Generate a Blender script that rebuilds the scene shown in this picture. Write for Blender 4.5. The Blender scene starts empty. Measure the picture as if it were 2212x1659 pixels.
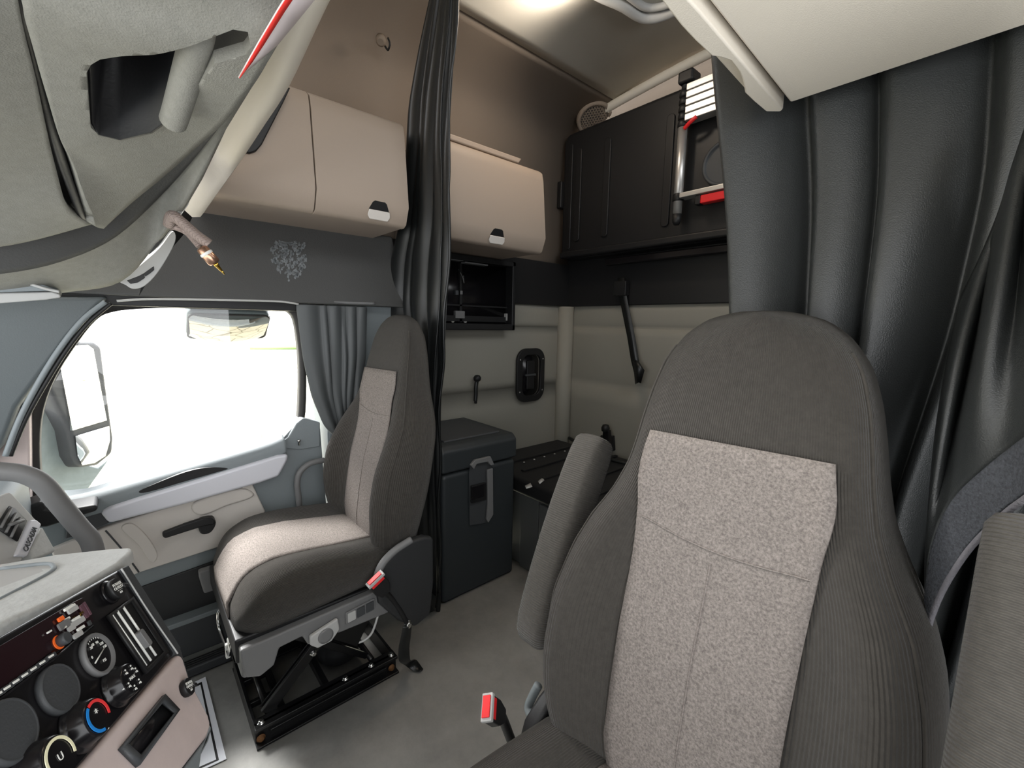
import bpy, bmesh, math, random
from mathutils import Vector, Matrix
random.seed(7)
sc = bpy.context.scene
C = sc.collection
V = Vector
# ------------------------------------------------------------------ camera
FOC, CX, CY = 940.0, 1106.0, 829.5
EYE = V((0, 0, 1.25))
RX = V((-0.65881732, 0.11425956, -0.74357548)); RY = V((-0.75208624, -0.07630926, 0.6546321)); RZ = V((0.01805628, 0.99051585, 0.13620691))
ROT = Matrix((RX, RY, RZ))
cam = bpy.data.cameras.new('camera'); co = bpy.data.objects.new('camera', cam); C.objects.link(co)
cam.sensor_width = 36; cam.lens = FOC / 2212 * 36; cam.clip_start = .02
co.matrix_world = Matrix.Translation(EYE) @ ROT.to_4x4()
sc.camera = co
def ray(px, py): return ROT @ V((px - CX, CY - py, -FOC))
def on(px, py, ax, v):
    """point where the photo's sight line meets the real plane  axis = v"""
    r = ray(px, py); return EYE + r * ((v - EYE[ax]) / r[ax])
def onp(px, py, q, n):
    r = ray(px, py); return EYE + r * ((q - EYE).dot(n) / r.dot(n))
def ons(pts, ax, v): return [on(a, b, ax, v) for a, b in pts]

# ------------------------------------------------------------------ materials
def mat(name, col, rough=.6, metal=0, spec=.4, bump=0, scale=200, var=0, vscale=6, kind='noise', rib=None, emit=None, sheen=0, coat=0, alt=None):
    m = bpy.data.materials.new(name); m.use_nodes = True
    nt = m.node_tree; b = nt.nodes['Principled BSDF']
    b.inputs['Roughness'].default_value = rough; b.inputs['Metallic'].default_value = metal
    b.inputs['Specular IOR Level'].default_value = spec
    if sheen: b.inputs['Sheen Weight'].default_value = sheen
    if coat: b.inputs['Coat Weight'].default_value = coat
    c4 = (*col, 1)
    tc = nt.nodes.new('ShaderNodeTexCoord')
    src = tc.outputs['Object']
    L = nt.links.new
    if var or alt:
        n = nt.nodes.new('ShaderNodeTexNoise'); n.inputs['Scale'].default_value = vscale; n.inputs['Detail'].default_value = 6
        n.inputs['Roughness'].default_value = .7
        L(src, n.inputs['Vector'])
        r = nt.nodes.new('ShaderNodeValToRGB'); r.color_ramp.elements[0].position = .35; r.color_ramp.elements[1].position = .68
        a2 = alt if alt else tuple(min(1, c * (1 + var)) for c in col)
        r.color_ramp.elements[0].color = (*[c * (1 - var) for c in col], 1); r.color_ramp.elements[1].color = (*a2, 1)
        L(n.outputs['Fac'], r.inputs['Fac']); L(r.outputs['Color'], b.inputs['Base Color'])
    else:
        b.inputs['Base Color'].default_value = c4
    if rib:
        mp = nt.nodes.new('ShaderNodeMapping'); mp.inputs['Rotation'].default_value = rib[1]
        L(tc.outputs['UV'] if len(rib) > 3 else src, mp.inputs['Vector'])
        w = nt.nodes.new('ShaderNodeTexWave'); w.inputs['Scale'].default_value = rib[0]; w.inputs['Distortion'].default_value = .6
        w.inputs['Detail'].default_value = 1.5; w.inputs['Detail Scale'].default_value = 3
        L(mp.outputs['Vector'], w.inputs['Vector'])
        bu = nt.nodes.new('ShaderNodeBump'); bu.inputs['Strength'].default_value = rib[2]; bu.inputs['Distance'].default_value = .002
        L(w.outputs['Fac'], bu.inputs['Height']); L(bu.outputs['Normal'], b.inputs['Normal'])
    elif bump:
        if kind == 'voronoi':
            n = nt.nodes.new('ShaderNodeTexVoronoi'); out = 'Distance'
        else:
            n = nt.nodes.new('ShaderNodeTexNoise'); out = 'Fac'; n.inputs['Detail'].default_value = 4
        n.inputs['Scale'].default_value = scale
        L(src, n.inputs['Vector'])
        bu = nt.nodes.new('ShaderNodeBump'); bu.inputs['Strength'].default_value = bump; bu.inputs['Distance'].default_value = .002
        L(n.outputs[out], bu.inputs['Height']); L(bu.outputs['Normal'], b.inputs['Normal'])
    if emit:
        b.inputs['Emission Color'].default_value = (*emit[0], 1); b.inputs['Emission Strength'].default_value = emit[1]
    return m
def s(r, g, b):
    f = lambda c: (c / 255 / 12.92) if c <= 10 else ((c / 255 + .055) / 1.055) ** 2.4
    return (f(r), f(g), f(b))
M = {
 'fabric': mat('dark ribbed seat fabric', s(62, 59, 55), .95, spec=.12, rib=(80, (0, 0, 0), .8, 'uv'), sheen=.12, var=.12, vscale=90),
 'panel': mat('pale woven seat fabric', s(121, 114, 109), .95, spec=.15, var=.38, vscale=260, bump=.5, scale=260),
 'armfab': mat('grey ribbed armrest fabric', s(76, 73, 68), .95, spec=.12, rib=(70, (0, 0, 0), .9, 'uv'), sheen=.12, var=.12, vscale=120),
 'beige': mat('beige moulded plastic', s(163, 148, 134), .55, bump=.12, scale=500),
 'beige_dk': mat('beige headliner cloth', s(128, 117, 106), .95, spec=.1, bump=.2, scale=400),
 'ceil': mat('grey headliner cloth', s(205, 201, 191), .95, spec=.1, bump=.2, scale=400),
 'doorlow': mat('pale grey moulded plastic', s(204, 198, 191), .55, bump=.12, scale=500),
 'beige_lit': mat('lit beige moulded plastic', s(224, 216, 202), .5, bump=.15, scale=600),  # beige plastic with the bin's stronger light painted into the colour
 'quilt': mat('grey upholstered vinyl', s(142, 139, 130), .7, spec=.25, bump=.2, scale=60),
 'console': mat('grey grained plastic', s(132, 131, 124), .62, bump=.45, scale=420, var=.08, vscale=60),
 'console_dk': mat('dark grey grained plastic', s(74, 74, 73), .65, bump=.4, scale=200),
 'dkplastic': mat('charcoal plastic', s(62, 64, 66), .55, bump=.2, scale=350),
 'doorgrey': mat('slate grey plastic', s(124, 131, 134), .5, bump=.2, scale=300),
 'black': mat('black plastic', s(26, 26, 27), .5, bump=.15, scale=200),
 'blackgloss': mat('gloss black plastic', s(22, 21, 23), .22, var=.25, vscale=25),
 'steel_black': mat('black painted steel', s(20, 20, 21), .3, spec=.5),
 'leather': mat('black leatherette', s(47, 49, 49), .37, spec=.55, bump=.35, scale=620),
 'leather_thin': mat('black curtain vinyl', s(21, 23, 23), .38, spec=.5, bump=.08, scale=30),
 'curtain_grey': mat('grey curtain vinyl', s(74, 77, 78), .5, spec=.4, bump=.08, scale=40),
 'fridge': mat('charcoal moulded plastic', s(47, 51, 53), .45, bump=.12, scale=400),
 'cabinet': mat('graphite cabinet front', s(78, 80, 80), .45),
 'floor': mat('worn grey floor vinyl', s(174, 173, 169), .8, spec=.2, bump=.15, scale=150, var=.20, vscale=3.2),
 'silver': mat('silver painted plastic', s(212, 213, 220), .38, metal=.1),
 'chrome': mat('bright metal', s(200, 200, 198), .22, metal=1),
 'alu': mat('brushed aluminium', s(205, 203, 200), .38, metal=.75),
 'rust': mat('rusty bolt', s(120, 84, 52), .7, metal=.4, var=.3, vscale=200),
 'ltgrey': mat('light grey plastic', s(176, 176, 174), .5),
 'midgrey': mat('mid grey plastic', s(112, 112, 112), .5),
 'white': mat('white plastic', s(226, 226, 222), .5),
 'paper': mat('white paper', s(236, 238, 244), .8, spec=.2),
 'red': mat('red plastic', s(222, 40, 44), .4),
 'redband': mat('red printed border', s(226, 48, 40), .6),
 'pinkish': mat('taupe dash plastic', s(200, 185, 181), .6, var=.06, vscale=14),
 'ledge': mat('pale grey dash top', s(190, 192, 190), .5, bump=.45, scale=160, var=.07, vscale=50),
 'ring_red': mat('red scale print', s(232, 60, 62), .5), 'ring_blue': mat('blue scale print', s(32, 132, 214), .5),
 'ring_cream': mat('cream scale print', s(236, 232, 196), .5), 'print': mat('white print', s(232, 232, 226), .6),
 'amber': mat('amber lamp', s(220, 96, 40), .4, emit=(s(255, 110, 20), .12)),
 'display': mat('dark radio display', s(36, 20, 24), .12), 'purple': mat('dim violet key', s(96, 66, 76), .4),
 'gold': mat('gold plated contact', s(214, 176, 84), .25, metal=1), 'copper': mat('rose metal sleeve', s(190, 150, 126), .28, metal=.9),
 'braid': mat('braided mauve cable', s(158, 142, 134), .8, rib=(120, (0, .6, 0), 1.0)),
 'mirror': mat('mirror glass', (.92, .93, .92), .01, metal=1),
 'mirror_dim': mat('dimmed convex mirror glass', (.34, .33, .30), .01, metal=1),  # colour darkened to hold down the overbright ground reflection
 'pillar': mat('dark slate pillar plastic', s(92, 98, 100), .5, bump=.2, scale=300),
 'seatplastic': mat('dark seat trim plastic', s(44, 45, 46), .5, bump=.2, scale=350),
 'housing': mat('weathered mirror housing', s(122, 132, 132), .6, var=.1, vscale=14),
 'fuzz': mat('fuzzy hook strip', s(74, 76, 80), 1, spec=.05, bump=1.0, scale=420, var=.3, vscale=300),
 'fray': mat('frayed pale edge', s(112, 110, 114), 1, spec=.05, bump=1, scale=300),
 'rubber': mat('black window rubber', s(52, 50, 48), .6),
 'residue': mat('dried adhesive residue', s(118, 122, 124), .6, var=.45, vscale=60, bump=1, scale=140),
 'grass': mat('far grass', s(96, 118, 60), .9, var=.3, vscale=2),
 'puddle': mat('dark damp patch', s(90, 90, 88), .3),
 'bunk': mat('black bunk moulding', s(27, 27, 28), .48, bump=.08, scale=200),
 'cardwhite': mat('white card', s(226, 214, 214), .6),
 'lampglass': mat('warm dome lens', s(255, 225, 190), .4, emit=(s(255, 214, 170), 6)),
}
# cracked concrete yard
gm = mat('cracked pale concrete', s(168, 164, 146), .9, var=.08, vscale=.8)
nt = gm.node_tree; b = nt.nodes['Principled BSDF']; old = b.inputs['Base Color'].links[0].from_socket
vo = nt.nodes.new('ShaderNodeTexVoronoi'); vo.feature = 'DISTANCE_TO_EDGE'; vo.inputs['Scale'].default_value = 1.6
nt.links.new(nt.nodes['Texture Coordinate'].outputs['Object'], vo.inputs['Vector'])
rp = nt.nodes.new('ShaderNodeValToRGB'); rp.color_ramp.elements[0].position = .0; rp.color_ramp.elements[1].position = .04
rp.color_ramp.elements[0].color = (.25, .22, .16, 1); rp.color_ramp.elements[1].color = (1, 1, 1, 1)
nt.links.new(vo.outputs['Distance'], rp.inputs['Fac'])
mx = nt.nodes.new('ShaderNodeMixRGB'); mx.blend_type = 'MULTIPLY'; mx.inputs['Fac'].default_value = 1
nt.links.new(old, mx.inputs[1]); nt.links.new(rp.outputs['Color'], mx.inputs[2]); nt.links.new(mx.outputs[0], b.inputs['Base Color'])
M['ground'] = gm

# ------------------------------------------------------------------ builders
ORIG = {}
def thing(name, label, cat, loc, group=None):
    o = bpy.data.objects.new(name, None); C.objects.link(o); o.location = loc; o.empty_display_size = .05
    o['label'] = label; o['category'] = cat
    if group: o['group'] = group
    ORIG[o] = V(loc); return o
def tag(o, label, cat, group=None):
    o['label'] = label; o['category'] = cat
    if group: o['group'] = group
    return o
def struct(o): o['kind'] = 'structure'; return o
def link(name, me, m, parent, smooth=True, bevel=0, sub=0, solid=0, seg=3, off=-1):
    o = bpy.data.objects.new(name, me); C.objects.link(o)
    if parent is not None:
        org = ORIG[parent]; o.parent = parent; ORIG[o] = org
    else:
        xs = [v.co for v in me.vertices]
        lo = V([min(c[i] for c in xs) for i in range(3)]); hi = V([max(c[i] for c in xs) for i in range(3)])
        org = V(((lo.x + hi.x) / 2, (lo.y + hi.y) / 2, lo.z)); o.location = org; ORIG[o] = org
    me.transform(Matrix.Translation(-org))
    me.materials.append(m)
    if smooth:
        for p in me.polygons: p.use_smooth = True
    if solid:
        md = o.modifiers.new('thick', 'SOLIDIFY'); md.thickness = solid; md.offset = off
    if bevel:
        md = o.modifiers.new('round', 'BEVEL'); md.width = bevel; md.segments = seg; md.limit_method = 'ANGLE'; md.angle_limit = math.radians(40)
        md.harden_normals = True
    if sub:
        md = o.modifiers.new('smooth', 'SUBSURF'); md.levels = sub; md.render_levels = sub
    return o
def mk(name, vs, fs, m, parent=None, **k):
    me = bpy.data.meshes.new(name); me.from_pydata([tuple(v) for v in vs], [], fs)
    bm = bmesh.new(); bm.from_mesh(me); bmesh.ops.recalc_face_normals(bm, faces=bm.faces); bm.to_mesh(me); bm.free()
    return link(name, me, m, parent, **k)
BOXF = [(0, 3, 2, 1), (4, 5, 6, 7), (0, 1, 5, 4), (1, 2, 6, 5), (2, 3, 7, 6), (3, 0, 4, 7)]
def box(name, lo, hi, m, parent=None, bevel=.004, **k):
    (a, b_, c), (d, e, f) = lo, hi
    vs = [(a, b_, c), (d, b_, c), (d, e, c), (a, e, c), (a, b_, f), (d, b_, f), (d, e, f), (a, e, f)]
    return mk(name, vs, BOXF, m, parent, bevel=bevel, **k)
def hexa(name, base, vec, m, parent=None, **k):
    vs = list(base) + [p + vec for p in base]
    return mk(name, vs, BOXF, m, parent, **k)
def prism(name, pts, vec, m, parent=None, bevel=.003, **k):
    n = len(pts); vs = [V(p) for p in pts] + [V(p) + V(vec) for p in pts]
    fs = [tuple(range(n - 1, -1, -1)), tuple(range(n, 2 * n))] + [(i, (i + 1) % n, n + (i + 1) % n, n + i) for i in range(n)]
    return mk(name, vs, fs, m, parent, bevel=bevel, **k)
def cat_spline(pts, n=8, cyclic=False):
    P = [V(p) for p in pts]; out = []; N = len(P)
    rng = range(N if cyclic else N - 1)
    for i in rng:
        if cyclic: p0, p1, p2, p3 = P[i - 1], P[i], P[(i + 1) % N], P[(i + 2) % N]
        else: p0, p1, p2, p3 = P[max(i - 1, 0)], P[i], P[i + 1], P[min(i + 2, N - 1)]
        for j in range(n):
            t = j / n
            out.append(.5 * ((2 * p1) + (p2 - p0) * t + (2 * p0 - 5 * p1 + 4 * p2 - p3) * t * t + (3 * p1 - p0 - 3 * p2 + p3) * t ** 3))
    if not cyclic: out.append(P[-1].copy())
    return out
def tube_geo(P, r, res=12, cyclic=False):
    vs, fs = [], []; n = len(P); up = None
    for i in range(n):
        t = (P[(i + 1) % n] - P[i - 1]) if cyclic else (P[min(i + 1, n - 1)] - P[max(i - 1, 0)])
        t.normalize()
        if up is None:
            up = t.orthogonal().normalized()
        up = (up - t * up.dot(t)).normalized(); sd = t.cross(up)
        rr = r[i] if isinstance(r, (list, tuple)) else r
        for k in range(res):
            a = 2 * math.pi * k / res; vs.append(P[i] + up * math.cos(a) * rr + sd * math.sin(a) * rr)
    for i in range(n if cyclic else n - 1):
        for k in range(res):
            a, b_ = i * res + k, i * res + (k + 1) % res; c, d = ((i + 1) % n) * res + (k + 1) % res, ((i + 1) % n) * res + k
            fs.append((a, b_, c, d))
    if not cyclic:
        fs.append(tuple(range(res - 1, -1, -1))); fs.append(tuple(range((n - 1) * res, n * res)))
    return vs, fs
def tube(name, pts, r, m, parent=None, n=8, res=12, cyclic=False, spline=True, **k):
    P = cat_spline(pts, n, cyclic) if spline else [V(p) for p in pts]
    vs, fs = tube_geo(P, r, res, cyclic); return mk(name, vs, fs, m, parent, **k)
def multi(name, geos, m, parent=None, **k):
    vs, fs = [], []
    for gv, gf in geos:
        o = len(vs); vs += list(gv); fs += [tuple(i + o for i in f) for f in gf]
    return mk(name, vs, fs, m, parent, **k)
def prism_geo(pts, vec):
    n = len(pts); vs = [V(p) for p in pts] + [V(p) + V(vec) for p in pts]
    fs = [tuple(range(n - 1, -1, -1)), tuple(range(n, 2 * n))] + [(i, (i + 1) % n, n + (i + 1) % n, n + i) for i in range(n)]
    return vs, fs
def box_geo(lo, hi):
    (a, b_, c), (d, e, f) = lo, hi
    return [V(p) for p in [(a, b_, c), (d, b_, c), (d, e, c), (a, e, c), (a, b_, f), (d, b_, f), (d, e, f), (a, e, f)]], BOXF
def loft_uv(o, rows, N, along=False):
    """metric UVs on a ring loft, so that woven ribs follow the cloth"""
    me = o.data; uv = me.uv_layers.new(name='weave'); mid = rows[len(rows) // 2]
    arc = [0]
    for k in range(N): arc.append(arc[-1] + (mid[(k + 1) % N] - mid[k]).length)
    ln = [0]
    for i in range(len(rows) - 1): ln.append(ln[-1] + (sum(rows[i + 1], V((0, 0, 0))) / N - sum(rows[i], V((0, 0, 0))) / N).length)
    for p in me.polygons:
        ks = [me.loops[l].vertex_index % N for l in p.loop_indices]; wrap = 0 in ks and N - 1 in ks
        for l, k in zip(p.loop_indices, ks):
            a, b_ = arc[N if wrap and k == 0 else k], ln[me.loops[l].vertex_index // N]
            uv.data[l].uv = (b_, a) if along else (a, b_)
    return o
def lathe_geo(base, axis, prof, res=32):
    """prof: list of (radius, height along axis)"""
    ax = V(axis).normalized(); u = ax.orthogonal().normalized(); w = ax.cross(u); vs, fs = [], []
    for r, h in prof:
        for k in range(res):
            a = 2 * math.pi * k / res; vs.append(V(base) + ax * h + (u * math.cos(a) + w * math.sin(a)) * r)
    for i in range(len(prof) - 1):
        for k in range(res):
            fs.append((i * res + k, i * res + (k + 1) % res, (i + 1) * res + (k + 1) % res, (i + 1) * res + k))
    fs.append(tuple(range(res - 1, -1, -1))); fs.append(tuple(range((len(prof) - 1) * res, len(prof) * res)))
    return vs, fs
def lathe(name, base, axis, prof, m, parent=None, res=32, **k):
    vs, fs = lathe_geo(base, axis, prof, res); k.setdefault('bevel', 0)
    o = mk(name, vs, fs, m, parent, smooth=False, **k)
    for p in o.data.polygons:
        p.use_smooth = len(p.vertices) == 4
    return o
def grid(name, rows, m, parent=None, **k):
    nr, nc = len(rows), len(rows[0]); vs = [p for r in rows for p in r]
    fs = [(i * nc + j, i * nc + j + 1, (i + 1) * nc + j + 1, (i + 1) * nc + j) for i in range(nr - 1) for j in range(nc - 1)]
    me = bpy.data.meshes.new(name); me.from_pydata([tuple(v) for v in vs], [], fs)
    return link(name, me, m, parent, **k)
def surf(ctrl, nu=6, nv=6):
    """smooth surface through a net of control points"""
    rows = [cat_spline(r, nu) for r in ctrl]
    cols = [cat_spline([r[j] for r in rows], nv) for j in range(len(rows[0]))]
    return [[cols[j][i] for j in range(len(cols))] for i in range(len(cols[0]))]
def smooth01(t): t = max(0, min(1, t)); return t * t * (3 - 2 * t)
def rounded(c, u, w, hw, hh, r, n=6):
    out = []
    for sx, sy, a0 in ((1, 1, 0), (-1, 1, 90), (-1, -1, 180), (1, -1, 270)):
        for k in range(n + 1):
            a = math.radians(a0 + 90 * k / n); out.append(V(c) + V(u) * (sx * (hw - r) + r * math.cos(a)) + V(w) * (sy * (hh - r) + r * math.sin(a)))
    return out
def txt(name, body, c, u, w, h, m, parent, depth=.0004, align='CENTER'):
    """flat raised lettering centred on c, reading along u, up along w"""
    cu = bpy.data.curves.new(name, 'FONT'); cu.body = body; cu.size = h; cu.extrude = depth; cu.align_x = align; cu.align_y = 'CENTER'; cu.resolution_u = 3
    ob = bpy.data.objects.new(name, cu); C.objects.link(ob)
    dg = bpy.context.evaluated_depsgraph_get(); me = bpy.data.meshes.new_from_object(ob.evaluated_get(dg))
    bpy.data.objects.remove(ob)
    u = V(u).normalized(); n = u.cross(V(w)).normalized(); w = n.cross(u)
    T = Matrix((u, w, n)).transposed().to_4x4(); T.translation = V(c)
    me.transform(T); me.name = name; me.materials.clear()
    return link(name, me, m, parent, smooth=False)
def bolt(parent, p, axis, r=.008, m='chrome', h=.008, name='bolt'):
    return lathe(name, p, axis, [(r * 1.5, 0), (r * 1.5, h * .25), (r, h * .3), (r, h), (r * .7, h * 1.1)], M[m], parent, res=12)
def interp(tab, z):
    if z <= tab[0][0]: return tab[0][1]
    for (a, x), (b_, y) in zip(tab, tab[1:]):
        if z <= b_:
            return x + (y - x) * smooth01((z - a) / (b_ - a)) if False else x + (y - x) * (z - a) / (b_ - a)
    return tab[-1][1]
def sp(v, e): return math.copysign(abs(v) ** e, v)

# ------------------------------------------------------------------ the shell of the cab
W, BK = 2.0, -2.25
ROOF = [(W, 1.6), (W, 2.0), (1.998, 2.25), (1.975, 2.40), (1.86, 2.495), (1.67, 2.556), (1.4, 2.605), (.9, 2.63), (.4, 2.61), (.1, 2.556), (-.12, 2.495), (-.23, 2.40), (-.255, 2.25), (-.26, 2.0), (-.26, 1.6)]
struct(box('floor', (-.3, BK - .05, -.06), (1.775, .9, 0), M['floor'], bevel=0))
# beige upper walls and ceiling (one headliner shell over the sleeper and the cab)
roofs = cat_spline([V((x, 0, z)) for x, z in ROOF], 5)
right = [p for p in roofs if p.x > 1.55]; mid = [p for p in roofs if -.001 + .2 <= p.x <= 1.62]; left = [p for p in roofs if p.x < .25]
def shell(name, pr, y0, y1, m):
    return struct(grid(name, [[V((p.x, y, p.z)) for p in pr] for y in (y0, (y0 + y1) / 2, y1)], m, solid=.03, off=0))
shell('ceiling', [p for p in roofs if .05 < p.x < 1.70], BK, .9, M['ceil'])
wr = struct(grid('wall_right', [[V((p.x, y, p.z)) for p in roofs if p.x >= 1.655] for y in (BK, -.9, -.25)], M['beige_dk'], solid=.02, off=0))
# sleeper side: quilted lower wall and black band
def quilt_panel(name, x0, y0, x1, y1, z0, z1, seams, parent, m, bulge=.014, inward=V((-1, 0, 0))):
    zs = [z0] + seams + [z1]; rows = []; N = 18
    for a, b_ in zip(zs, zs[1:]):
        for k in range(9):
            t = k / 8; d = bulge * (math.sin(math.pi * t) ** .3 if 0 < t < 1 else 0)
            row = []
            for j in range(N + 1):
                q = j / N; e = min(1, min(q, 1 - q) * N / 2.2) ** .6
                row.append(V((x0 + (x1 - x0) * q, y0 + (y1 - y0) * q, a + (b_ - a) * t)) + inward * d * e)
            rows.append(row)
    return grid(name, rows, m, parent)
box_o = struct(box('wall_right_lower', (W, BK, 0), (W + .06, -.7, 1.64), M['dkplastic'], bevel=0)); box_o.name = 'wall_sleeper_side'
quilt_panel('quilted_panel', W - .002, BK + .05, W - .002, -.95, .02, 1.372, [.86, 1.235], box_o, M['quilt'])
prism('band', [(W, BK, 1.372), (W, -.7, 1.372), (W, -.7, 1.64), (W, BK, 1.64)], (-.03, 0, 0), M['black'], box_o, bevel=.006)
wb = struct(box('wall_back', (-.3, BK - .06, 0), (W + .06, BK, 2.7), M['beige_dk'], bevel=0))
quilt_panel('quilted_panel', W - .06, BK + .004, -.25, BK + .004, .02, 1.372, [.86, 1.235], wb, M['quilt'], inward=V((0, 1, 0)))
prism('band', [(W, BK, 1.372), (-.25, BK, 1.372), (-.25, BK, 1.70), (W, BK, 1.70)], (0, .03, 0), M['black'], wb, bevel=.006)
# corner post of the sleeper
struct(lathe('trim_11', (W - .028, BK + .05, .02), (0, 0, 1), [(.055, 0), (.055, 1.35)], M['quilt'], None, res=20))
# moulded cove above the folded bunk
tube('cove', [(1.72, BK + .02, 2.515), (1.66, BK + .03, 2.525), (1.2, BK + .035, 2.56), (.6, BK + .035, 2.575), (.1, BK + .035, 2.52)], .024, M['ceil'], wb, res=14)
# driver side walls (behind the curtains)
struct(box('wall_left', (-.32, BK, 0), (-.26, -.62, 2.1), M['dkplastic'], bevel=0))
struct(box('wall_front', (-.3, .86, -.05), (1.95, .92, .8), M['dkplastic'], bevel=0))
struct(box('trim_1', (-.3, .35, 1.62), (1.95, .92, 2.66), M['beige_dk'], bevel=0))       # front bulkhead over the windscreen
struct(box('trim_2', (-.32, -.62, 1.62), (-.26, .9, 2.1), M['beige_dk'], bevel=0))
struct(box('wall_left_lower', (-.32, -.62, -.05), (-.26, .9, .62), M['dkplastic'], bevel=0)).name = 'wall_driver_side'

# ------------------------------------------------------------------ passenger door and surroundings
XD = 1.86
d1 = thing('door_1', 'passenger door with silver armrest rail and taupe lower panel', 'door', (XD, -.2, .03)); del d1['label'], d1['category']; struct(d1)
sill = [(70, 1080), (95, 1083), (180, 1075), (370, 1020), (560, 966), (612, 945), (640, 915), (652, 905), (692, 925)]
top = ons(sill, 0, XD)
dz = V((.10, 0, 0))
prism('door_panel', [V((XD, .34, .05)), V((XD, .34, .60))] + top + [V((XD, -.60, .05))], dz, M['doorgrey'], d1, bevel=.004)
# sloped window ledge on top of the panel
rows = [[p + V((0, 0, .006)) for p in top[1:6]], [p + V((-.03, 0, -.012)) for p in top[1:6]], [p + V((-.034, 0, -.05)) for p in top[1:6]]]
grid('window_ledge', surf(rows, 5, 4), M['doorgrey'], d1, solid=.01)
# taupe lower panel
pp = ons([(110, 1188), (225, 1140), (330, 1106), (545, 1045), (574, 1106), (475, 1182), (300, 1238), (140, 1310)], 0, XD - .02)
prism('lower_panel', pp, (.03, 0, 0), M['doorlow'], d1, bevel=.006)
prism('hand_pad', cat_spline(ons([(414, 1098), (424, 1084), (470, 1068), (522, 1056), (548, 1066), (540, 1078), (490, 1094), (448, 1112), (424, 1112)], 0, XD - .03), 4, True), (.02, 0, 0), M['doorlow'], d1, bevel=.009, seg=4)
prism('pull_ridge', cat_spline(ons([(262, 1142), (286, 1132), (318, 1160), (340, 1196), (334, 1214), (322, 1210), (296, 1174)], 0, XD - .03), 4, True), (.02, 0, 0), M['doorlow'], d1, bevel=.009, seg=4)
tube('panel_seam', ons([(228, 1146), (262, 1185), (300, 1236)], 0, XD - .021), .0025, M['dkplastic'], d1, res=6)
# silver rail
rail = ons([(215, 1108), (235, 1096), (300, 1075), (450, 1030), (600, 984), (624, 981), (622, 995), (603, 1030), (560, 1045), (400, 1090), (235, 1132)], 0, XD - .055)
prism('armrest_rail', rail, (.06, 0, 0), M['silver'], d1, bevel=.012, seg=4)
cup = cat_spline(ons([(300, 1062), (330, 1047), (400, 1020), (450, 1010), (492, 1012), (470, 1020), (400, 1040), (320, 1063)], 0, XD - .045), 4, True)
prism('pull_cup', cup, (.04, 0, 0), M['black'], d1, bevel=.002)
# switch
prism('switch_plate', ons([(160, 1090), (214, 1076), (216, 1092), (180, 1103)], 0, XD - .04), (.012, 0, 0), M['doorgrey'], d1, bevel=.003)
prism('switch_key', ons([(168, 1092), (188, 1086), (188, 1098), (180, 1101)], 0, XD - .046), (.012, 0, 0), M['white'], d1, bevel=.002)
prism('rail_end', ons([(150, 1110), (180, 1105), (218, 1098), (236, 1130), (190, 1150), (140, 1165)], 0, XD - .03), (.03, 0, 0), M['dkplastic'], d1, bevel=.004)
# inner handle
dh = prism('door_handle', ons([(351, 1151), (400, 1132), (440, 1119), (458, 1119), (465, 1125), (463, 1134), (445, 1136), (400, 1150), (357, 1164), (351, 1160)], 0, XD - .07), (.018, 0, 0), M['black'], d1, bevel=.005)
prism('handle_foot', cat_spline(ons([(432, 1128), (462, 1122), (466, 1134), (456, 1150), (440, 1155), (431, 1148)], 0, XD - .062), 3, True), (.05, 0, 0), M['black'], dh, bevel=.004)
prism('map_pocket', ons([(140, 1352), (300, 1270), (480, 1206), (640, 1150), (660, 1240), (480, 1302), (300, 1378), (150, 1450)], 0, XD - .006), (.02, 0, 0), M['seatplastic'], d1, bevel=.004)
# kick ledge and door bottom
prism('kick_panel', [V((XD - .05, .3, .05)), V((XD - .05, -.6, .05)), V((XD - .05, -.6, .195)), V((XD - .05, .3, .175))], (.06, 0, 0), M['dkplastic'], d1, bevel=.008)
prism('kick_ledge', [V((XD - .055, .3, .168)), V((XD - .055, -.6, .188)), V((XD - .055, -.6, .206)), V((XD - .055, .3, .186))], (.06, 0, 0), M['doorgrey'], d1, bevel=.004)
# lock button
lathe('lock_button', on(646, 962, 0, XD - .02), (0, 0, 1), [(.004, 0), (.004, .014), (.0065, .016), (.0065, .022), (.003, .024)], M['chrome'], d1, res=12)
# rear corner gusset of the window
gus = ons([(592, 968), (622, 945), (640, 915), (655, 903), (692, 912), (692, 965), (650, 972)], 0, XD - .012)
prism('corner_gusset', gus, (.05, 0, 0), M['doorgrey'], d1, bevel=.006)
# window frame, rubber, pane
w1 = thing('window_1', 'x', 'x', (XD, -.2, .6)); del w1['label'], w1['category']; struct(w1)
inn = [(88, 1045), (84, 960), (92, 885), (120, 812), (168, 738), (206, 692), (238, 675), (300, 667), (420, 664), (590, 664), (622, 672), (638, 690), (646, 740), (650, 800), (648, 890), (640, 918), (612, 946), (560, 966), (370, 1020), (180, 1076), (110, 1086), (95, 1070)]
out = [(60, 1060), (56, 960), (60, 880), (88, 800), (138, 725), (182, 672), (225, 652), (300, 644), (420, 642), (600, 644), (640, 650), (654, 680), (660, 740), (662, 800), (660, 890), (650, 925), (616, 956), (560, 976), (370, 1032), (180, 1088), (100, 1100), (70, 1085)]
def ring(name, a, b_, m, parent, depth, **k):
    n = len(a); vs = a + b_ + [p + depth for p in a] + [p + depth for p in b_]; fs = []
    for i in range(n):
        j = (i + 1) % n
        fs += [(i, j, n + j, n + i), (2 * n + i, 3 * n + i, 3 * n + j, 2 * n + j), (i, 2 * n + i, 2 * n + j, j), (n + i, n + j, 3 * n + j, 3 * n + i)]
    return mk(name, vs, fs, m, parent, **k)
XW = XD + .03
I3, O3 = cat_spline(ons(inn, 0, XW), 3, True), cat_spline(ons(out, 0, XW), 3, True)
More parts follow.
